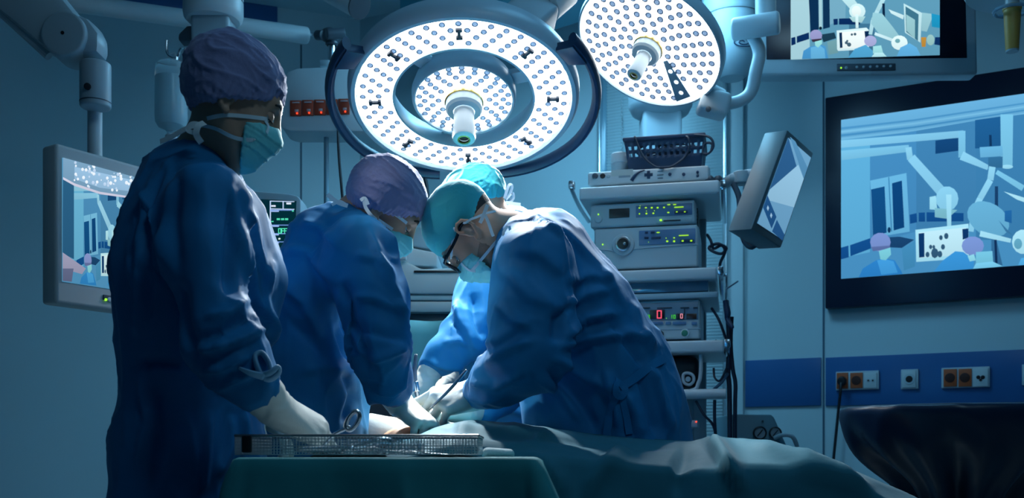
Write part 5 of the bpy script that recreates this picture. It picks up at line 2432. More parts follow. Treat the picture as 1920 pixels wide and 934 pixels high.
def glove(parent, fore, W, d, n, thumb=1, curl=(35, 40, 25), spread=1.0, sc=1.0, thumb_curl=(0, 0), cuff_r=.034, wrist_r=.029, per=None, wr_amp=.0016):
    """surgical glove: palm, five fingers, long cuff. W wrist, d finger direction, n back of the hand, thumb=+1/-1 side"""
    W = np.array(W, float)
    x = np.array(d, float)
    x /= np.linalg.norm(x)
    z = np.array(n, float)
    z = z - x * (z @ x)
    z /= np.linalg.norm(z)
    y = np.cross(z, x) * thumb

    def L(a, b, c):
        return W + sc * (x * a + y * b + z * c)
    S = SDF()
    S.rc(fore, W, cuff_r, wrist_r * sc, .01)
    mcp = [(.090, .029, .002), (.094, .009, .005), (.089, -.012, .003), (.080, -.031, -.002)]
    for (a, b, c), r in zip(mcp, (.0135, .0145, .0135, .012)):
        S.rc(L(.008, b * .55, 0), L(a, b, c), .020 * sc, r * sc, .014)
    S.rc(L(.02, .012, -.006), L(.07, .02, -.008), .020 * sc, .014 * sc, .014)
    S.rc(L(.02, -.016, -.006), L(.065, -.022, -.008), .018 * sc, .013 * sc, .014)
    ph = [(.044, .027, .021), (.049, .031, .022), (.045, .029, .021), (.035, .022, .019)]
    rd = [(.0108, .0096, .0086), (.0112, .0100, .0088), (.0106, .0094, .0084), (.0094, .0084, .0076)]
    sp = (9, 2, -5, -13)
    for i in range(4):
        c = per[i] if per else curl
        p = L(*mcp[i])
        yaw = math.radians(sp[i] * spread)
        f = x * math.cos(yaw) + y * math.sin(yaw)
        a = 0
        for k in range(3):
            a += math.radians(c[k] + (i - 1.5) * 3)
            dv = f * math.cos(a) - z * math.sin(a)
            q = p + dv * ph[i][k] * sc
            S.rc(p, q, rd[i][k] * sc, (rd[i][k + 1] if k < 2 else rd[i][k] * .86) * sc, .004)
            p = q
    t0 = L(.022, .024, -.010)
    a1, a2 = math.radians(38 - thumb_curl[0]), math.radians(22 - thumb_curl[1])
    t1 = t0 + sc * .046 * (x * math.cos(a1) + y * math.sin(a1) - z * .30)
    t2 = t1 + sc * .032 * (x * math.cos(a2) + y * math.sin(a2) - z * .25)
    t3 = t2 + sc * .026 * (x * math.cos(a2 - .3) + y * math.sin(a2 - .3) - z * .25)
    S.rc(t0, t1, .017 * sc, .0125 * sc, .010)
    S.rc(t1, t2, .0122 * sc, .0108 * sc, .004)
    S.rc(t2, t3, .0108 * sc, .0090 * sc, .004)
    V, Q = S.mesh(.0026)
    V = relax(V, Q, 2, .4)
    N = normals(V, Q)
    # rubber wrinkles round the wrist and cuff
    fa = np.array(fore, float)
    ax = W - fa
    Lg = np.linalg.norm(ax)
    t = ((V - fa) @ (ax / Lg)) / Lg
    ph_ = vnoise(V * 28, 3) * 2.2
    d = wr_amp * np.sin(t * Lg * 300 + ph_ * 2.5) * np.exp(-((t - .85) / .45) ** 2) * (.5 + .5 * vnoise(V * 22, 8))
    V = V + N * d[:, None]
    return pydata('glove', V, Q, GLOVE, parent, 180)
def G(S, chain, k=.05, sq=None):
    """chain of (px x, px y, distance, radius in px)"""
    pts = [P(x, y, Y) for x, y, Y, r in chain]
    S.chain([tuple(p) for p in pts], [R_(r, Y) for x, y, Y, r in chain], k, sq)


def legs(pel, dx=.0, toe=(.15, 0)):
    out = []
    for s in (-1, 1):
        hip = np.array(pel) + np.array([0, .060 * s, -.06])
        knee = hip + np.array([dx, 0, -.38])
        ank = np.array([knee[0], knee[1], .09])
        out.append((hip, knee, ank, np.array([ank[0] + toe[0], ank[1] + toe[1], .045])))
    return out


# ================= the standing nurse
hA = Head(P(444, 188, 1.88), (.86, .24, -.42), (.42, 0, .9), .875)
armsA = [(P(392, 378, 1.78), P(414, 645, 1.70), P(505, 757, 1.725), P(560, 792, 1.755)),
         (P(392, 378, 2.12), P(425, 600, 2.16), P(470, 725, 2.12), P(500, 740, 2.10))]
pA, bA = body('person standing in a purple cap, blue gown and gloves, reaching into the instrument tray', hA, P(384, 312, 1.94), P(368, 420, 1.95), P(352, 720, 1.95),
              armsA, legs(P(345, 740, 1.95)), nr=.044)
S = SDF()
SQ = ((0.1, 1, 0), 1.32)
G(S, [(360, 352, 1.95, 78), (364, 425, 1.95, 108), (367, 520, 1.95, 134), (361, 620, 1.95, 116), (350, 700, 1.95, 100), (333, 850, 1.95, 102), (326, 1000, 1.95, 112), (322, 1470, 1.95, 140)], .05, SQ)
G(S, [(370, 318, 1.94, 48), (350, 335, 1.95, 60)], .05)
G(S, [(372, 330, 1.88, 46), (390, 380, 1.77, 62), (386, 480, 1.73, 63), (412, 640, 1.69, 66)], .045)
G(S, [(412, 640, 1.69, 66), (448, 676, 1.70, 58), (474, 720, 1.715, 44), (486, 736, 1.72, 38)], .035)
G(S, [(372, 330, 2.0, 46), (392, 380, 2.13, 58), (425, 600, 2.17, 56), (468, 722, 2.12, 40)], .045)
G(S, [(428, 420, 1.96, 54), (446, 520, 1.97, 62), (420, 640, 1.97, 62)], .06)
G(S, [(412, 760, 2.0, 64), (408, 860, 2.0, 76), (400, 1000, 2.0, 84)], .06)
# knotted cuff tie
G(S, [(484, 696, 1.69, 9), (506, 700, 1.69, 9)], .02)
stA = [([(262, 360), (300, 420), (318, 520)], 9, .008), ([(285, 330), (262, 450), (268, 560)], 8, .008), ([(318, 318), (292, 430), (300, 560), (280, 640)], 8, .007),
       ([(240, 470), (262, 560), (256, 640)], 10, .009), ([(330, 300), (322, 420), (332, 520)], 10, -.006), ([(330, 520), (338, 600), (372, 700)], 12, -.010),
       ([(432, 340), (446, 430), (468, 520), (486, 620)], 9, .010), ([(462, 380), (480, 470), (500, 540)], 8, .009), ([(440, 350), (430, 450), (425, 560)], 12, -.010),
       ([(508, 480), (490, 560), (505, 640)], 9, .008), ([(470, 560), (500, 600), (516, 660)], 8, .008),
       ([(352, 660), (400, 655), (450, 640), (505, 615)], 9, .009), ([(370, 700), (420, 690), (470, 668)], 9, .009), ([(362, 640), (420, 625), (480, 590)], 9, -.007),
       ([(400, 735), (440, 715), (478, 700)], 7, .006), ([(380, 600), (430, 590), (470, 560)], 9, .006),
       ([(258, 690), (290, 680), (345, 690)], 9, -.010), ([(262, 700), (275, 780), (256, 870)], 9, .008), ([(280, 720), (300, 800), (282, 934)], 10, -.008),
       ([(390, 760), (380, 860), (372, 934)], 9, .009), ([(430, 770), (425, 840), (400, 900)], 9, .008), ([(455, 770), (460, 820), (440, 870)], 7, .006)]
gA, gbA = gown(pA, S, .0062, 3, .0052, stA)
mb = MB()
fl_ = (Vector((.3, -.9, .2)).normalized(), 2.4)
mb.tube([P(490, 704, 1.655), P(482, 688, 1.65), (P(478, 668, 1.655)), P(490, 662, 1.66), P(503, 678, 1.66), P(508, 696, 1.66)], .0042, 8, flat=fl_)
mb.tube([P(490, 704, 1.655), P(506, 700, 1.65), P(520, 690, 1.655), P(521, 700, 1.66), P(508, 710, 1.66), P(496, 708, 1.66)], .0052, 8, flat=fl_)
mb.tube([P(494, 706, 1.655), P(470, 700, 1.645), P(448, 690, 1.64)], [.006, .0045, .002], 8, flat=fl_)
mb.build('cuff_tie', mat('lit_gown_tie', (.22, .44, .64), .6), pA, 180)  # tie coloured lighter than the gown, with the lamp's light in its colour
cA = cap(hA, pA, PURPLE, (-.016, 0, .038), (.106, .087, .092), (.086, .034), (-.12, -.095), .0045, 20, 2,
         extra=[((-.024, 0, -.010), (.078, .102, .058)), ((-.038, 0, .036), (.080, .086, .080))])
mA, mbA = mask(hA, pA)
eyes(hA, pA, (1, -1))
bb = [bA, mbA]
tie(pA, bb, [(512, 226), (490, 222), (455, 218), (420, 216), (390, 222)], .007)
tie(pA, bb, [(478, 262), (455, 262), (430, 254), (405, 240), (378, 234)], .007)
tie(pA, bb, [(498, 250), (502, 238), (496, 226)], .006)
kn = P(372, 240, 1.80)
loose_tie(pA, [P(384, 230, 1.80), P(372, 236, 1.79), P(368, 252, 1.79), P(378, 268, 1.80)], .011)
loose_tie(pA, [P(380, 232, 1.80), P(352, 240, 1.80), P(322, 256, 1.81), P(300, 266, 1.82)], .009)
loose_tie(pA, [P(378, 234, 1.80), P(360, 232, 1.80), P(352, 244, 1.80), P(366, 250, 1.79)], .008)
glove(pA, P(478, 722, 1.715), P(512, 762, 1.735), P(592, 806, 1.775) - P(512, 762, 1.735), (.35, -.45, .85), 1, (34, 38, 22), .7, 1.0, cuff_r=.041, wrist_r=.034)

# ================= the purple capped assistant at the table
hB = Head(P(722, 392, 2.40), (.74, .20, -.60), (.6, 0, .8))
armsB = [(P(672, 476, 2.26), P(712, 645, 2.19), P(750, 757, 2.34), P(775, 775, 2.32)),
         (P(672, 470, 2.58), P(668, 640, 2.64), P(668, 790, 2.52), P(720, 800, 2.50))]
pB, bB = body('person in a purple cap and blue gown bending over the patient opposite the teal caps', hB, P(668, 418, 2.42), P(612, 490, 2.42), P(588, 760, 2.42),
              armsB, legs(P(585, 780, 2.42)), nr=.046)
S = SDF()
SQ = ((0, 1, 0), 1.38)
G(S, [(610, 468, 2.42, 74), (597, 560, 2.42, 90), (590, 700, 2.42, 93), (585, 830, 2.42, 98), (580, 1000, 2.42, 108), (575, 1290, 2.42, 122)], .05, SQ)
G(S, [(662, 420, 2.41, 42), (612, 444, 2.42, 52)], .05)
G(S, [(672, 412, 2.40, 34), (700, 440, 2.40, 34)], .03)
G(S, [(690, 478, 2.42, 56), (678, 580, 2.42, 58)], .06)
G(S, [(664, 440, 2.32, 44), (676, 480, 2.25, 64), (698, 560, 2.21, 62), (710, 648, 2.18, 59)], .045)
G(S, [(710, 648, 2.18, 59), (728, 705, 2.24, 42), (738, 732, 2.29, 33)], .03)
G(S, [(664, 440, 2.52, 44), (676, 480, 2.58, 58), (664, 640, 2.64, 54), (640, 780, 2.56, 30), (654, 792, 2.54, 24)], .04)
G(S, [(700, 735, 2.24, 14), (692, 758, 2.26, 6)], .03)
stB = [([(690, 420), (712, 500), (742, 560), (762, 630)], 9, .010), ([(640, 520), (650, 600), (690, 690)], 12, -.014), ([(628, 600), (650, 660), (700, 712)], 10, -.012),
       ([(660, 480), (700, 490), (742, 530)], 9, .006), ([(655, 560), (700, 560), (755, 590)], 8, .007), ([(650, 610), (700, 625), (765, 640)], 9, -.006), ([(690, 680), (730, 668), (768, 650)], 8, .008),
       ([(560, 420), (600, 430), (640, 470)], 8, .007), ([(530, 470), (580, 480), (640, 540)], 10, .008), ([(520, 530), (570, 570), (600, 640)], 10, .008), ([(540, 600), (600, 660), (610, 760)], 10, -.007),
       ([(508, 560), (515, 680), (505, 800)], 10, .008), ([(640, 690), (660, 740), (640, 800)], 8, -.008), ([(560, 700), (610, 690), (660, 700)], 10, .005), ([(700, 735), (735, 740), (765, 722)], 5, .006)]
gB, gbB = gown(pB, S, .0065, 11, .0052, stB)
cap(hB, pB, PURPLE, (-.014, 0, .042), (.106, .086, .086), (.090, .022), (-.115, -.085), .0032, 24, 5, extra=[((-.024, 0, -.010), (.076, .101, .056)), ((-.036, 0, .036), (.080, .084, .080))])
mB, mbB = mask(hB, pB)
eyes(hB, pB, (1, -1))
bb = [bB, mbB]
tie(pB, bb, [(762, 418), (738, 400), (712, 382)], .007)
tie(pB, bb, [(736, 430), (712, 414), (690, 398), (682, 378)], .007)
loose_tie(pB, [P(682, 374, 2.26), P(686, 390, 2.26), P(696, 404, 2.26), P(706, 412, 2.27)], .008)
loose_tie(pB, [P(676, 376, 2.26), P(684, 372, 2.26), P(690, 384, 2.26)], .008)
loose_tie(pB, [P(652, 386, 2.32), P(634, 380, 2.32), P(614, 365, 2.33)], .010)
loose_tie(pB, [P(648, 384, 2.32), P(636, 378, 2.32), P(622, 384, 2.32)], .008)
glove(pB, P(730, 728, 2.30), P(750, 757, 2.34), (.66, -.36, -.50), (.55, -.25, .75), 1, (62, 55, 30), .3, .98, (18, 10), cuff_r=.037, wrist_r=.032)
glove(pB, P(652, 787, 2.53), P(688, 797, 2.50), (1, -.05, -.16), (.1, -.75, .65), -1, (14, 14, 8), .5, .86, (20, 10), cuff_r=.028, wrist_r=.026)

# ================= the operating surgeon
hC = Head(P(880, 434, 2.42), (-.43, .22, -.86), (-.87, .05, .46), .90)
armsC = [(P(992, 508, 2.30), P(992, 668, 2.20), P(897, 738, 2.39), P(860, 752, 2.39)),
         (P(1014, 528, 2.66), P(988, 692, 2.67), P(880, 780, 2.54), P(850, 790, 2.50))]
pC, bC = body('person in a teal cap and dark glasses leaning over the patient in blue', hC, P(958, 448, 2.46), P(1030, 520, 2.5), P(1165, 750, 2.5),
              armsC, legs(P(1172, 770, 2.5), .02, (-.15, 0)))
S = SDF()
SQ = ((0.1, 1, 0), 1.30)
G(S, [(1022, 494, 2.5, 94), (1085, 605, 2.5, 104), (1140, 700, 2.5, 108), (1172, 790, 2.5, 112), (1178, 900, 2.5, 124), (1182, 1260, 2.5, 148)], .05, SQ)
G(S, [(965, 455, 2.46, 44), (1010, 480, 2.48, 72)], .05)
G(S, [(985, 470, 2.38, 56), (1000, 505, 2.29, 72), (995, 600, 2.23, 74), (990, 672, 2.19, 64)], .05)
G(S, [(990, 672, 2.19, 64), (940, 712, 2.27, 47), (902, 734, 2.36, 37)], .035)
G(S, [(1004, 492, 2.56, 50), (1012, 525, 2.67, 54), (990, 690, 2.68, 46), (905, 776, 2.56, 26)], .04)
G(S, [(1010, 690, 2.42, 46), (1050, 780, 2.42, 62), (1080, 880, 2.4, 70)], .06)
stC = [([(985, 400), (1060, 440), (1120, 500), (1180, 590)], 9, .007), ([(960, 470), (1010, 480), (1060, 520)], 14, .006),
       ([(1050, 640), (1100, 600), (1160, 590)], 8, .010), ([(1040, 655), (1100, 640), (1180, 630), (1230, 650)], 9, .011), ([(1030, 590), (1090, 560), (1150, 545)], 9, .007),
       ([(1045, 650), (1050, 600), (1075, 560)], 10, -.010), ([(1060, 530), (1110, 520), (1150, 530)], 9, .006),
       ([(1030, 670), (1100, 710), (1160, 740)], 9, .009), ([(1020, 690), (1080, 750), (1120, 815)], 9, -.008), ([(1000, 705), (1050, 740), (1090, 800)], 8, .008),
       ([(1130, 690), (1150, 740), (1160, 815)], 8, .009), ([(1170, 735), (1190, 780), (1200, 825)], 8, .009), ([(1215, 680), (1240, 750), (1262, 822)], 8, .010), ([(1195, 690), (1215, 760), (1230, 822)], 9, -.009),
       ([(1180, 560), (1200, 620), (1225, 670)], 8, .008), ([(1140, 600), (1180, 650), (1210, 690)], 8, -.008),
       ([(905, 690), (950, 660), (1000, 640)], 8, .007), ([(880, 720), (930, 725), (985, 700)], 7, .008), ([(895, 650), (940, 640), (990, 600)], 9, .006), ([(925, 570), (960, 600), (1000, 620)], 9, .006),
       ([(870, 740), (900, 755), (950, 745)], 5, .005), ([(935, 500), (990, 560), (1050, 580)], 13, .005)]
gC, gbC = gown(pC, S, .0062, 23, .0050, stC)
cap(hC, pC, TEALC, (-.012, 0, .046), (.107, .086, .090), (.088, .030), (-.105, -.030), .0012, 20, 8, gather=.15)
mC, mbC = mask(hC, pC)
eyes(hC, pC, (1, -1))
# cropped hair below the cap and the stubble on the jaw
S = SDF()
hC.add(S, .0010, False)
S.cut(hC.w(-.045, 0, -.05), hC.d(.9, 0, -.35))
S.cut(hC.w(0, 0, .03), hC.d(0, 0, 1))
S.cut(hC.w(0, 0, -.062), hC.d(.2, 0, -1))
V, Q = S.mesh(.003)
pydata('hair', V, Q, HAIR, pC, 180)
S = SDF()
hC.add(S, .0010, False)
S.cut(hC.w(.012, 0, -.03), hC.d(-1, 0, .25))
S.cut(hC.w(0, 0, -.045), hC.d(.25, 0, 1))
V, Q = S.mesh(.003)
pydata('beard', V, Q, mat('stubble', (.30, .175, .125), .7, var=.3, vscale=140), pC, 180)
bb = [bC, mbC]
tie(pC, bb, [(846, 484), (848, 462), (851, 440), (853, 426)], .006)
tie(pC, bb, [(884, 508), (905, 484), (925, 458), (945, 436), (955, 420)], .007)
tie(pC, bb, [(866, 494), (880, 506), (892, 508)], .006)
loose_tie(pC, [P(952, 424, 2.32), P(944, 436, 2.31), P(948, 446, 2.31), P(956, 436, 2.32), P(955, 424, 2.32)], .006)
tie(pC, [bC] , [(868, 418), (885, 412), (905, 405), (925, 402)], .005, .012, 'cap_tie')
loose_tie(pC, [P(914, 384, 2.325), P(908, 400, 2.322), P(902, 414, 2.322), P(900, 418, 2.322)], .008, 'cap_tie')
loose_tie(pC, [P(910, 404, 2.322), P(916, 418, 2.32), P(922, 436, 2.32), P(925, 443, 2.32)], .007, 'cap_tie')
# spectacles
mb = MB()
for q in (1, -1):
    z0, z1 = .014, -.026
    pts = [hC.w(.104, .012 * q, z0), hC.w(.099, .050 * q, z0 + .002), hC.w(.098, .054 * q, z1 + .008), hC.w(.103, .040 * q, z1), hC.w(.106, .016 * q, z1 + .002)]
    mb.tube([Vector(p) for p in pts], .0034, 6, closed=True, smooth=2)
    mb.tube([Vector(hC.w(.099, .052 * q, .012)), Vector(hC.w(.085, .071 * q, .012)), Vector(hC.w(.03, .079 * q, .008)), Vector(hC.w(-.012, .083 * q, .010)), Vector(hC.w(-.03, .082 * q, -.006))], .0040, 6)
mb.tube([Vector(hC.w(.104, .012, .006)), Vector(hC.w(.108, 0, .008)), Vector(hC.w(.104, -.012, .006))], .0026, 6)
gl = mb.build('spectacle_frame', FRAME, pC, 60)
for q in (1, -1):
    z0, z1 = .014, -.026
    mb = MB()
    pts = [hC.w(.104, .012 * q, z0), hC.w(.099, .050 * q, z0 + .002), hC.w(.098, .054 * q, z1 + .008), hC.w(.103, .040 * q, z1), hC.w(.106, .016 * q, z1 + .002)]
    mb.prism([Vector(p) for p in pts], Vector(hC.d(-.0012, 0, 0)))
    mb.build('spectacle_lens', LENS, gl, 60)
glove(pC, P(918, 728, 2.36), P(897, 738, 2.39), (-.84, -.26, -.18), (-.28, -.72, .62), -1, (58, 52, 26), .3, 1.08, (26, 14), cuff_r=.042, wrist_r=.036,
      per=[(30, 40, 20), (50, 52, 25), (62, 56, 28), (68, 60, 30)])
glove(pC, P(905, 768, 2.58), P(872, 776, 2.50), (-.95, -.15, -.22), (0, .5, .85), 1, (45, 40, 20), .3, .95, cuff_r=.032, wrist_r=.028)
# waist tie knotted at the side
wt = []
tie(pC, [gbC], [(1245, 672), (1215, 690), (1180, 716), (1162, 728), (1150, 742)], .020, .004, 'waist_tie', GOWN)
tie(pC, [gbC], [(1162, 728), (1148, 760), (1140, 800), (1138, 826)], .018, .004, 'waist_tie', GOWN)
tie(pC, [gbC], [(1150, 716), (1164, 724), (1172, 736), (1160, 744), (1150, 734), (1152, 720)], .016, .008, 'waist_knot', GOWN)
tie(pC, [gbC], [(1162, 730), (1172, 770), (1180, 815)], .016, .004, 'waist_tie', GOWN)

# ================= the second teal cap, behind the surgeon
hD = Head(P(892, 394, 3.02), (-.82, .25, -.50), (-.4, 0, .85), .96)
armsD = [(P(912, 555, 2.960), P(872, 645, 2.880), P(802, 714, 2.840), P(782, 732, 2.800)),
         (P(940, 540, 3.250), P(880, 640, 3.250), P(840, 720, 3.100), P(815, 740, 3.050))]
pD, bD = body('person in a pleated teal cap half hidden behind the leaning surgeon', hD, P(962, 428, 3.080), P(965, 520, 3.100), P(985, 740, 3.100), armsD, legs(P(985, 760, 3.100), 0, (-.15, 0)))
S = SDF()
SQ = ((0, 1, 0), 1.30)
G(S, [(968, 500, 3.100, 72), (975, 600, 3.100, 88), (985, 740, 3.100, 94), (985, 900, 3.100, 104), (985, 1180, 3.100, 118)], .05, SQ)
G(S, [(900, 545, 3.040, 46), (905, 620, 3.040, 52), (940, 720, 3.040, 56)], .06)
G(S, [(964, 424, 3.07, 37), (962, 445, 3.08, 44), (955, 480, 3.080, 60)], .04)
G(S, [(935, 500, 2.980, 50), (905, 560, 2.930, 50), (872, 634, 2.860, 44)], .04)
G(S, [(872, 634, 2.860, 44), (830, 668, 2.840, 33), (808, 686, 2.835, 25)], .03)
G(S, [(945, 500, 3.200, 50), (920, 560, 3.250, 48), (880, 640, 3.240, 40), (846, 712, 3.120, 26)], .04)
stD = [([(852, 560), (862, 610), (890, 650)], 7, .009), ([(830, 650), (860, 640), (895, 655)], 7, .008), ([(800, 680), (840, 690), (880, 690)], 6, .008), ([(880, 545), (890, 600), (910, 640)], 8, -.009),
       ([(845, 600), (870, 625), (880, 660)], 6, -.008), ([(910, 760), (960, 770), (1040, 800)], 8, .008)]
gD, gbD = gown(pD, S, .007, 31, .0052, stD)
cap(hD, pD, TEALC, (-.014, 0, .044), (.110, .090, .094), (.092, .024), (-.105, -.020), .0034, 22, 14, gather=.6)
mD, mbD = mask(hD, pD)
loose_tie(pD, [P(946, 372, 2.86), P(954, 348, 2.86), P(960, 350, 2.86), P(954, 372, 2.86)], .008, 'cap_tie')
loose_tie(pD, [P(948, 374, 2.86), P(960, 362, 2.86), P(962, 372, 2.86), P(950, 384, 2.86)], .009, 'cap_tie')
loose_tie(pD, [P(948, 380, 2.85), P(962, 382, 2.85), P(976, 384, 2.85)], .010, 'cap_tie')
tie(pD, [bD, mbD], [(905, 420), (925, 405), (940, 392)], .007)
glove(pD, P(810, 688, 2.835), P(797, 716, 2.83), (-.80, -.20, -.42), (-.25, -.80, .55), -1, (52, 50, 26), .4, .95, (20, 10), cuff_r=.036, wrist_r=.030)

# the far hands, mostly hidden
glove(pD, P(850, 708, 3.11), P(836, 722, 3.08), (-.8, -.35, -.45), (0, .5, .85), 1, (40, 40, 20), .3, .92, cuff_r=.032, wrist_r=.028)
glove(pA, P(466, 722, 2.12), P(486, 752, 2.10), (.6, -.1, -.75), (.75, 0, .6), -1, (25, 25, 15), .5, .92, cuff_r=.034, wrist_r=.030)
# ------------------------------------------------------------------ patient, table, drapes, tray
DRAPE = mat('patient_drape_cloth', (.018, .155, .215), .72, var=.08, vscale=5, bump=.10, bscale=30, sheen=.15, spec=.25)
TDRAPE = mat('table_cover_cloth', (.026, .25, .28), .70, var=.08, vscale=5, bump=.10, bscale=26, spec=.25)
SHEET = mat('screen_sheet_cloth', (.10, .42, .50), .7, var=.05, bump=.06, bscale=20)
DARKD = mat('navy_drape_plastic', (.006, .022, .055), .34, var=.1, vscale=6, bump=.12, bscale=14)

# operating table under the drape
t = empty('operating_table', (-.2, 2.6, 0), 'operating table hidden under the teal drape', 'table')
RT = Matrix.Rotation(math.atan(.22), 3, 'Z')
mb = MB()
mb.box((-.215, 2.66, .80), (.21, 1.10, .07), .02, R=RT)
mb.build('tabletop', BLACK, t)
mb = MB()
mb.box((.28, 2.155, .78), (.80, .18, .07), .02)
mb.build('leg_board', BLACK, t)
mb = MB()
mb.box((-.20, 2.52, .40), (.16, .24, .74), .03)
mb.build('column', STEEL, t)
mb = MB()
mb.box((-.22, 2.56, .04), (.26, .7, .08), .03)
mb.build('base', DGREY, t)

# patient lying head away
S = SDF()
S.rc((-.15, 2.32, .915), (-.27, 2.85, .92), .075, .085, .06, ((1, 0, 0), 1.7))
S.el((-.235, 2.40, .992), (.085, .12, .055), None, .05)
S.rc((-.27, 2.85, .92), (-.31, 3.05, .92), .06, .050, .05)
S.el((-.33, 3.14, .93), (.075, .095, .09), None, .03)
S.rc((-.33, 3.12, 1.005), (-.33, 3.11, 1.03), .012, .012, .02)
S.chain([(-.15, 2.32, .915), (.02, 2.16, .90), (.32, 2.13, .89), (.60, 2.16, .87)], [.07, .065, .052, .036], .05)
S.chain([(-.15, 2.32, .915), (.0, 2.20, .90), (.32, 2.21, .89), (.60, 2.20, .87)], [.07, .065, .052, .036], .05)
S.rc((.60, 2.16, .87), (.62, 2.15, .93), .034, .028, .02)
S.rc((.60, 2.20, .87), (.62, 2.21, .93), .034, .028, .02)
V, Q = S.mesh(.008)
V = relax(V, Q, 2)
o = pydata('person', V, Q, SKIN2, None, 180)
tag(o, 'patient lying under the teal drape with a patch of belly bared', 'person')
o['kind'] = 'thing'

# patient drape
prof = [(640, 836), (690, 829), (735, 824), (775, 818), (800, 806), (822, 797), (850, 791), (900, 790), (960, 796), (1040, 805), (1100, 811), (1200, 819), (1290, 826), (1335, 821), (1390, 822),
        (1450, 832), (1530, 853), (1600, 880), (1660, 906), (1720, 936), (1800, 990), (1900, 1060)]
YS_ = 2.28
nx_, nt_ = 150, 74
xs_ = np.linspace(-.26, 1.10, nx_)
pxs = xs_ / YS_ * F + CX
py = np.interp(pxs, [a for a, b in prof], [b for a, b in prof])
k_ = np.ones(5) / 5
py = np.convolve(np.pad(py, 2, mode='edge'), k_, 'valid')
zr = CH + (HY - py) / F * YS_
ts = np.linspace(0, 1, nt_)
V = []
for t_ in ts:
    for i, x in enumerate(xs_):
        z = zr[i]
        if t_ < .30:
            u = t_ / .30
            q_ = min(1, max(0, (.04 - x) / .12))
            yb = 2.31 + (2.85 - 2.31) * q_ * q_ * (3 - 2 * q_)
            yy = yb - u * (yb - 2.30)
            zz = z - .035 * (1 - u) ** 1.5 * (yb - 2.3) / .65
        elif t_ < .55:
            u = (t_ - .30) / .25
            yy = 2.30 - u * .27
            zz = z - .062 * u ** 1.7
        else:
            u = (t_ - .55) / .45
            yy = 2.03 - .035 * math.sin(min(u * 6, 1.57)) - .02 * u
            zz = z - .062 - u * (z - .062 - .35)
        V.append((x - .22 * max(0, yy - 2.30), yy, zz))
V = np.array(V)
Fc = []
for j in range(nt_ - 1):
    for i in range(nx_ - 1):
        a = j * nx_ + i
        Fc.append((a, a + 1, a + nx_ + 1, a + nx_))
Fc = np.array(Fc)[:, ::-1]
if normals(V, Fc)[nx_ * 10 + 50, 2] < 0:
    Fc = Fc[:, ::-1]
N = normals(V, Fc)
tt = np.repeat(ts, nx_)
d = .010 * (ridges(V * np.array([5.5, 3, 4]), 41, 1.5) - .3) * np.clip((tt - .2) * 4, .25, 1)
d += .018 * np.sin(V[:, 0] * 19 + 1.2 * vnoise(V * 4, 2)) * np.clip((tt - .55) * 4, 0, 1)
V = V + N * d[:, None]
V = crease(V, Fc, [([(1330, 822), (1360, 870), (1395, 934)], 12, .020), ([(1290, 830), (1270, 880), (1265, 934)], 14, -.012), ([(1400, 828), (1500, 870), (1620, 934)], 14, .012),
                   ([(1180, 830), (1120, 880), (1090, 934)], 14, .010), ([(940, 800), (1000, 812), (1100, 824)], 9, .008), ([(1000, 815), (1120, 832), (1280, 838)], 10, -.008),
                   ([(1480, 850), (1560, 890), (1640, 934)], 10, .010), ([(1000, 860), (1040, 900), (1060, 934)], 12, .012), ([(850, 800), (900, 806), (960, 815)], 8, .006)])
dr = pydata('patient_drape', V, Fc, DRAPE, None, 180)
tag(dr, 'wide dark teal surgical drape over the patient, lit bright near the hands', 'drape')
md = dr.modifiers.new('thick', 'SOLIDIFY')
md.thickness = .003
# folded gauze on the drape beside the tray
S = SDF()
S.rc(P(915, 851, 1.90), P(955, 852, 1.90), .012, .010, .02, ((0, 1, 0), 1.8))
V, Q = S.mesh(.003)
tag(pydata('gauze_pad', V, Q, mat('gauze', (.55, .70, .72), .8, bump=.2, bscale=200), None, 180), 'small pale gauze pad lying at the end of the instrument tray', 'gauze')

# upright sheet between the machine and the field
xs2 = np.linspace(P(742, 600, 3.43).x, P(925, 600, 3.43).x, 40)
V, Fc = [], []
for j in range(16):
    z = P(800, 601, 3.43).z - j * .045
    for i, x in enumerate(xs2):
        V.append((x, 3.43 + .012 * math.sin(x * 40 + j * .1) + .01 * math.sin(x * 17), z))
for j in range(15):
    for i in range(39):
        a = j * 40 + i
        Fc.append((a, a + 1, a + 41, a + 40))
o = pydata('screen_sheet', V, Fc, SHEET, None, 180)
tag(o, 'upright teal sheet hung between the anaesthesia machine and the patient', 'sheet')
o.modifiers.new('thick', 'SOLIDIFY').thickness = .003

# instrument table with its cover
X0, X1, Y0, Y1, ZT = -.418, .042, 1.515, 1.89, .9735
t = empty('instrument_table', ((X0 + X1) / 2, (Y0 + Y1) / 2, 0), 'small instrument table under a long dark teal cover', 'table')
mb = MB()
mb.box(((X0 + X1) / 2, (Y0 + Y1) / 2, ZT - .02), (X1 - X0 - .03, Y1 - Y0 - .03, .03), .006)
mb.build('tabletop', STEEL, t)
for sx in (X0 + .05, X1 - .05):
    for sy in (Y0 + .05, Y1 - .05):
        mb = MB()
        mb.cyl((sx, sy, 0), (sx, sy, ZT - .03), .014)
        mb.build('leg', STEEL, t)


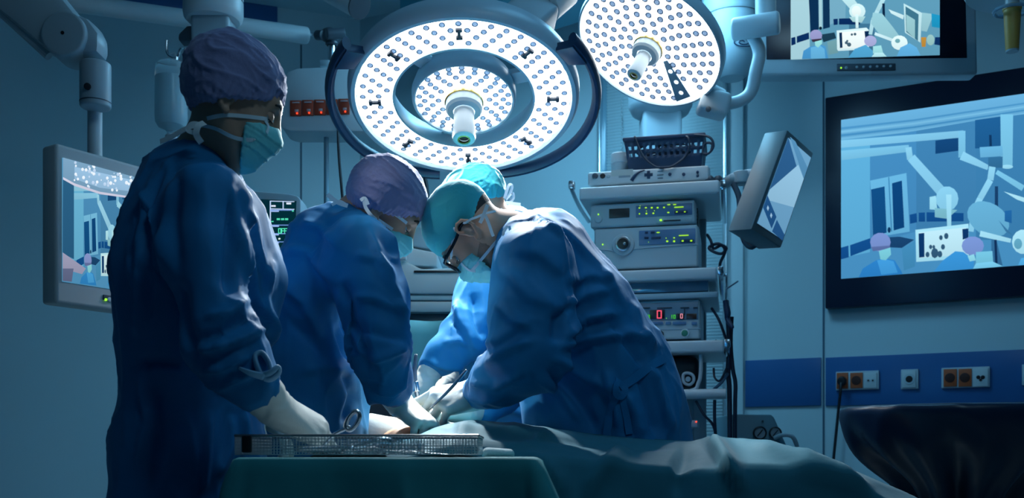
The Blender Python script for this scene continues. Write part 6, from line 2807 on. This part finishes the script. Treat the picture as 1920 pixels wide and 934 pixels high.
def perim(n, x0, x1, y0, y1, r):
    """rounded rectangle outline, anticlockwise, with outward normals"""
    pts = []
    segs = [((x0 + r, y0), (x1 - r, y0)), ((x1, y0 + r), (x1, y1 - r)), ((x1 - r, y1), (x0 + r, y1)), ((x0, y1 - r), (x0, y0 + r))]
    cs = [((x1 - r, y0 + r), -90), ((x1 - r, y1 - r), 0), ((x0 + r, y1 - r), 90), ((x0 + r, y0 + r), 180)]
    for (a, b), (c, a0) in zip(segs, cs):
        m = max(4, int(n * math.dist(a, b)))
        ln = (b[1] - a[1], -(b[0] - a[0]))
        L = math.hypot(*ln)
        for i in range(m):
            u = i / m
            pts.append((a[0] + (b[0] - a[0]) * u, a[1] + (b[1] - a[1]) * u, ln[0] / L, ln[1] / L, 0))
        for i in range(10):
            th = math.radians(a0 + 90 * i / 10)
            pts.append((c[0] + r * math.cos(th), c[1] + r * math.sin(th), math.cos(th), math.sin(th), math.sin(math.pi * i / 10)))
    return pts


pr_ = perim(150, X0, X1, Y0, Y1, .02)
n = len(pr_)
V, Fc = [], []
rows = 46
cx_, cy_ = (X0 + X1) / 2, (Y0 + Y1) / 2
V.append((cx_, cy_, ZT))
for j in range(rows):
    if j < 4:
        f, drop = (.35, .7, .93, .985)[j], 0
        for p in pr_:
            V.append((cx_ + (p[0] - cx_) * f, cy_ + (p[1] - cy_) * f, ZT))
    else:
        u = (j - 4) / (rows - 5)
        for i, p in enumerate(pr_):
            fl = .004 + .010 * min(1, u * 8) + (.085 * p[4] + .018) * u ** .8 * (1.6 if p[4] else 1)
            fl += .055 * math.exp(-((i % n - 0) / 6.0) ** 2) * 0
            V.append((p[0] + p[2] * fl, p[1] + p[3] * fl, ZT - .004 - u * .84))
for i in range(n):
    Fc.append((0, 1 + i, 1 + (i + 1) % n, 1 + (i + 1) % n))
Fq = []
for j in range(rows - 1):
    for i in range(n):
        a, b = 1 + j * n + i, 1 + j * n + (i + 1) % n
        Fq.append((a, a + n, b + n, b))
V = np.array(V)
Fq = np.array(Fq)
N = normals(V, Fq)
dep = np.clip((ZT - V[:, 2]) * 9, 0, 1)
s_ = np.concatenate([[0], np.tile(np.arange(n), rows)])
d = dep * (.016 * np.sin(s_ * .21 + 2.0 * vnoise(V * 5, 3)) + .012 * (ridges(V * np.array([9, 9, 2.0]), 51, 1.4) - .3))
V = V + N * d[:, None]
faces = [tuple(f) for f in Fq] + [(0, 1 + i, 1 + (i + 1) % n) for i in range(n)]
o = pydata('table_cover', V, faces, TDRAPE, None, 180)
tag(o, 'dark teal cloth hanging over the small table under the instrument tray', 'table cover')
o.modifiers.new('thick', 'SOLIDIFY').thickness = .002

# perforated instrument tray
TX0, TX1, TY0, TY1 = P(441, 0, 1.62).x, P(897, 0, 1.62).x, 1.62, 1.865
ZB, ZR = ZT + .0035, P(0, 817, 1.62).z
tr = empty('instrument_tray', ((TX0 + TX1) / 2, (TY0 + TY1) / 2, ZB), 'long perforated steel tray of instruments on the teal covered table', 'tray')
MESHM = mat('tray_steel', (.62, .68, .70), .30, .75, var=.05, vscale=60)


def perforated(mb_v, mb_f, o, U, W, w_, h_, nu, nv, r):
    """sheet w_ x h_ with a grid of square-round holes"""
    cu, cv = w_ / nu, h_ / nv
    for i in range(nu):
        for j in range(nv):
            b = len(mb_v)
            for (du, dv) in ((0, 0), (cu, 0), (cu, cv), (0, cv)):
                mb_v.append(o + U * (i * cu + du) + W * (j * cv + dv))
            c = o + U * ((i + .5) * cu) + W * ((j + .5) * cv)
            for a in (225, 315, 45, 135):
                mb_v.append(c + U * (r * cu * math.cos(math.radians(a)) * 1.35) + W * (r * cv * math.sin(math.radians(a)) * 1.35))
            for k in range(4):
                mb_f.append((b + k, b + (k + 1) % 4, b + 4 + (k + 1) % 4, b + 4 + k))


X, Yv, Z = Vector((1, 0, 0)), Vector((0, 1, 0)), Vector((0, 0, 1))
hz = ZR - ZB
for nm, o_, U_, w_, nu in (('front_side', Vector((TX0, TY0, ZB)), X, TX1 - TX0, 76), ('back_side', Vector((TX0, TY1, ZB)), X, TX1 - TX0, 76),
                           ('end_side', Vector((TX0, TY0, ZB)), Yv, TY1 - TY0, 46), ('end_side', Vector((TX1, TY0, ZB)), Yv, TY1 - TY0, 46)):
    v, f = [], []
    perforated(v, f, o_, U_, Z, w_, hz, nu, 6, .40)
    ob = pydata(nm, v, f, MESHM, tr, 0)
    md = ob.modifiers.new('thick', 'SOLIDIFY')
    md.thickness = .0010
mb = MB()
mb.box(((TX0 + TX1) / 2, (TY0 + TY1) / 2, ZB + .0008), (TX1 - TX0, TY1 - TY0, .0014), 0)
mb.build('bottom', MESHM, tr)
mb = MB()
c4 = [(TX0, TY0), (TX1, TY0), (TX1, TY1), (TX0, TY1)]
for a, b in zip(c4, c4[1:] + c4[:1]):
    mb.cyl((a[0], a[1], ZR), (b[0], b[1], ZR), .0022, seg=8)
mb.build('rim', mat('dark_steel', (.20, .22, .25), .3, .9), tr)
mb = MB()
mb.box((P(463, 0, 1.618).x, 1.618, (ZB + ZR) / 2 + .002), (.016, .006, hz - .004), .002)
mb.build('latch', BLACK, tr)

# instruments in the tray: ring handled clamps, each copied from one
def clamp_parts(root, M, L=.15, ring=.011):
    for s in (-1, 1):
        mb = MB(M)
        mb.tube([(0, -s * .0012, 0), (L * .30, -s * .002, 0), (L * .42, 0, 0), (L * .62, s * .008, 0), (L * .80, s * .013, 0)], [.0016, .0026, .0034, .0028, .0026], 8)
        t_ = []
        for i in range(16):
            a = 6.2832 * i / 16
            t_.append((L * .80 + ring * 1.15 - ring * 1.25 * math.cos(a), s * (.013 + ring * .25) + ring * math.sin(a), 0))
        mb.tube(t_, .0024, 8, closed=True, smooth=1)
        mb.build('shank', STEEL, root, 180)
    mb = MB(M)
    mb.rcyl((L * .42, 0, -.004), (L * .42, 0, .004), .005, .001, 14)
    mb.build('pivot', STEEL, root)


spots = [(-.36, 1.68, 12, 'clamp at the latch end of the tray'), (-.30, 1.73, -8, 'clamp lying under the gloved hand in the tray'), (-.22, 1.67, 4, 'clamp close to the tray front below the gloved fingertips'),
         (-.16, 1.76, 158, 'clamp pointing away from the hand in the tray middle'), (-.20, 1.80, 170, 'clamp along the tray back'), (-.31, 1.79, 20, 'clamp behind the gloved wrist in the tray')]
for i, (x, y, a, lb) in enumerate(spots):
    e = empty('surgical_clamp', (x, y, ZB + .006 + .0005 * i), 'steel ring handled ' + lb, 'surgical clamp', 'clamps in the instrument tray')
    M = Matrix.Translation((x, y, ZB + .007 + .007 * (i % 2))) @ Matrix.Rotation(math.radians(a), 4, 'Z') @ Matrix.Rotation(math.radians(4), 4, 'Y')
    clamp_parts(e, M, .15 + .01 * (i % 3), .012)
# a basin-like bowl edge and glass-like fittings at the tray end
e = empty('steel_retractor', P(700, 850, 1.70), 'bright curved steel retractor lying at the far end of the tray', 'retractor')
mb = MB()
mb.tube([P(560, 843, 1.68), P(630, 842, 1.68), P(680, 836, 1.69), P(715, 826, 1.70), P(735, 830, 1.71)], [.005, .006, .007, .008, .006], 10, flat=(Vector((0, 1, 0)), 2.2))
mb.build('blade', STEEL, e, 180)
mb = MB()
mb.rcyl(P(646, 846, 1.66), P(664, 846, 1.66), .010, .003)
mb.build('handle', STEEL, e)
for i, (x, y, r) in enumerate(((738, 848, .012), (762, 846, .009), (786, 848, .010))):
    e = empty('steel_cup', P(x, y + 4, 1.72), ('larger bright steel cup in the tray beside the retractor', 'middle small steel cup in the tray', 'outermost small steel cup in the tray')[i], 'cup')
    mb = MB()
    b0 = P(x, y, 1.72 + .02 * i)
    b0.z = ZB + .002
    mb.lathe([(0, 0), (r * .8, 0), (r, .016), (r * 1.15, .018), (r * .95, .017), (r * .75, .003), (0, .002)], b0, (0, 0, 1), 24)
    mb.build('cup_body', STEEL, e)
# scissors standing up out of the tray, ring handle uppermost
e = empty('surgical_scissors', P(640, 812, 1.74), 'steel scissors whose ring handle sticks up out of the tray', 'scissors')
mb = MB()
mb.tube([P(600, 842, 1.74), P(625, 816, 1.74), P(646, 805, 1.74), P(656, 800, 1.74)], [.002, .003, .0034, .0034], 8)
mb.build('shank', STEEL, e, 180)
mb = MB()
ring = [P(x, y, 1.74) for x, y in ((648, 800), (652, 786), (660, 775), (669, 772), (674, 780), (670, 793), (661, 804), (653, 806))]
mb.tube(ring, .0042, 10, closed=True)
mb.build('finger_ring', STEEL, e, 180)

# instruments in the hands
e = empty('surgical_forceps', P(835, 768, 2.35), 'dark forceps in the gloved hand of the surgeon with glasses', 'forceps')
f0, f1, f2 = P(806, 766, 2.34), P(840, 734, 2.33), P(868, 702, 2.325)
for s in (-1, 1):
    mb = MB()
    o_ = Vector((.5, 0, .5)).normalized() * .006 * s
    mb.tube([f0, f1 + o_ * 1.2, f2 + o_ * .4, f2 + (f2 - f1) * .25], [.0022, .0045, .0042, .0030], 8, flat=(Vector((.6, .6, -.5)).normalized(), .7))
    mb.build('arm', mat('dark_steel', (.20, .22, .25), .3, .9), e, 180)
e = empty('needle_holder', P(775, 730, 2.3), 'slim steel needle holder standing upright between the gloved hands', 'needle holder')
mb = MB()
mb.tube([P(780, 664, 2.46), P(777, 700, 2.46), P(780, 730, 2.46), P(786, 756, 2.46)], [.004, .0065, .0065, .003], 8)
mb.build('shaft', mat('dark_steel', (.20, .22, .25), .3, .9), e, 180)
mb = MB()
mb.rcyl(P(778, 716, 2.46), P(781, 735, 2.46), .0085, .002)
mb.build('lock', STEEL, e)

# ---- dark draped basin stand at the side
bc = Vector((P(1852, 0, 2.5).x, 2.62, 0))
zt_ = P(0, 758, 2.5).z
e = empty('basin_stand', (bc.x, bc.y, 0), 'round stand under a navy plastic drape below the wall sockets', 'stand')
rim = R_(240, 2.5)
prof = [(0, .0), (.5, .0), (.93, .0), (.985, -.004), (1.0, -.016), (.995, -.035), (.965, -.062), (.93, -.085), (.86, -.115), (.74, -.145), (.62, -.175), (.52, -.20), (.40, -.26), (.36, -.36), (.36, -.60), (.38, -.95)]
V, Q = [], []
n = 120
for j, (r, dz) in enumerate(prof):
    for i in range(n):
        a = 2 * math.pi * i / n
        rr = rim * r
        V.append((bc.x + rr * math.cos(a), bc.y + rr * math.sin(a) * .8, zt_ + dz))
for j in range(len(prof) - 1):
    for i in range(n):
        Q.append((j * n + i, (j + 1) * n + i, (j + 1) * n + (i + 1) % n, j * n + (i + 1) % n))
V, Q = np.array(V), np.array(Q)
N = normals(V, Q)
jj = np.repeat(np.arange(len(prof)), n)
aa = np.tile(np.arange(n) * 2 * math.pi / n, len(prof))
fold = np.clip((jj - 5) / 4, 0, 1)
V = V + N * (fold * (.012 * np.sin(aa * 13 + 2.5 * vnoise(V * 4, 1)) + .010 * np.sin(aa * 7)) + (jj > 2) * .006 * (ridges(V * 9, 61, 1.4) - .3))[:, None]
ob = pydata('drape', V, Q[:, ::-1], DARKD, e, 180)
sb_ = ob.modifiers.new('sub', 'SUBSURF')
sb_.levels = sb_.render_levels = 1
mb = MB()
mb.cyl((bc.x, bc.y, .0), (bc.x, bc.y, zt_ - .02), .03)
mb.build('pole', STEEL, e)
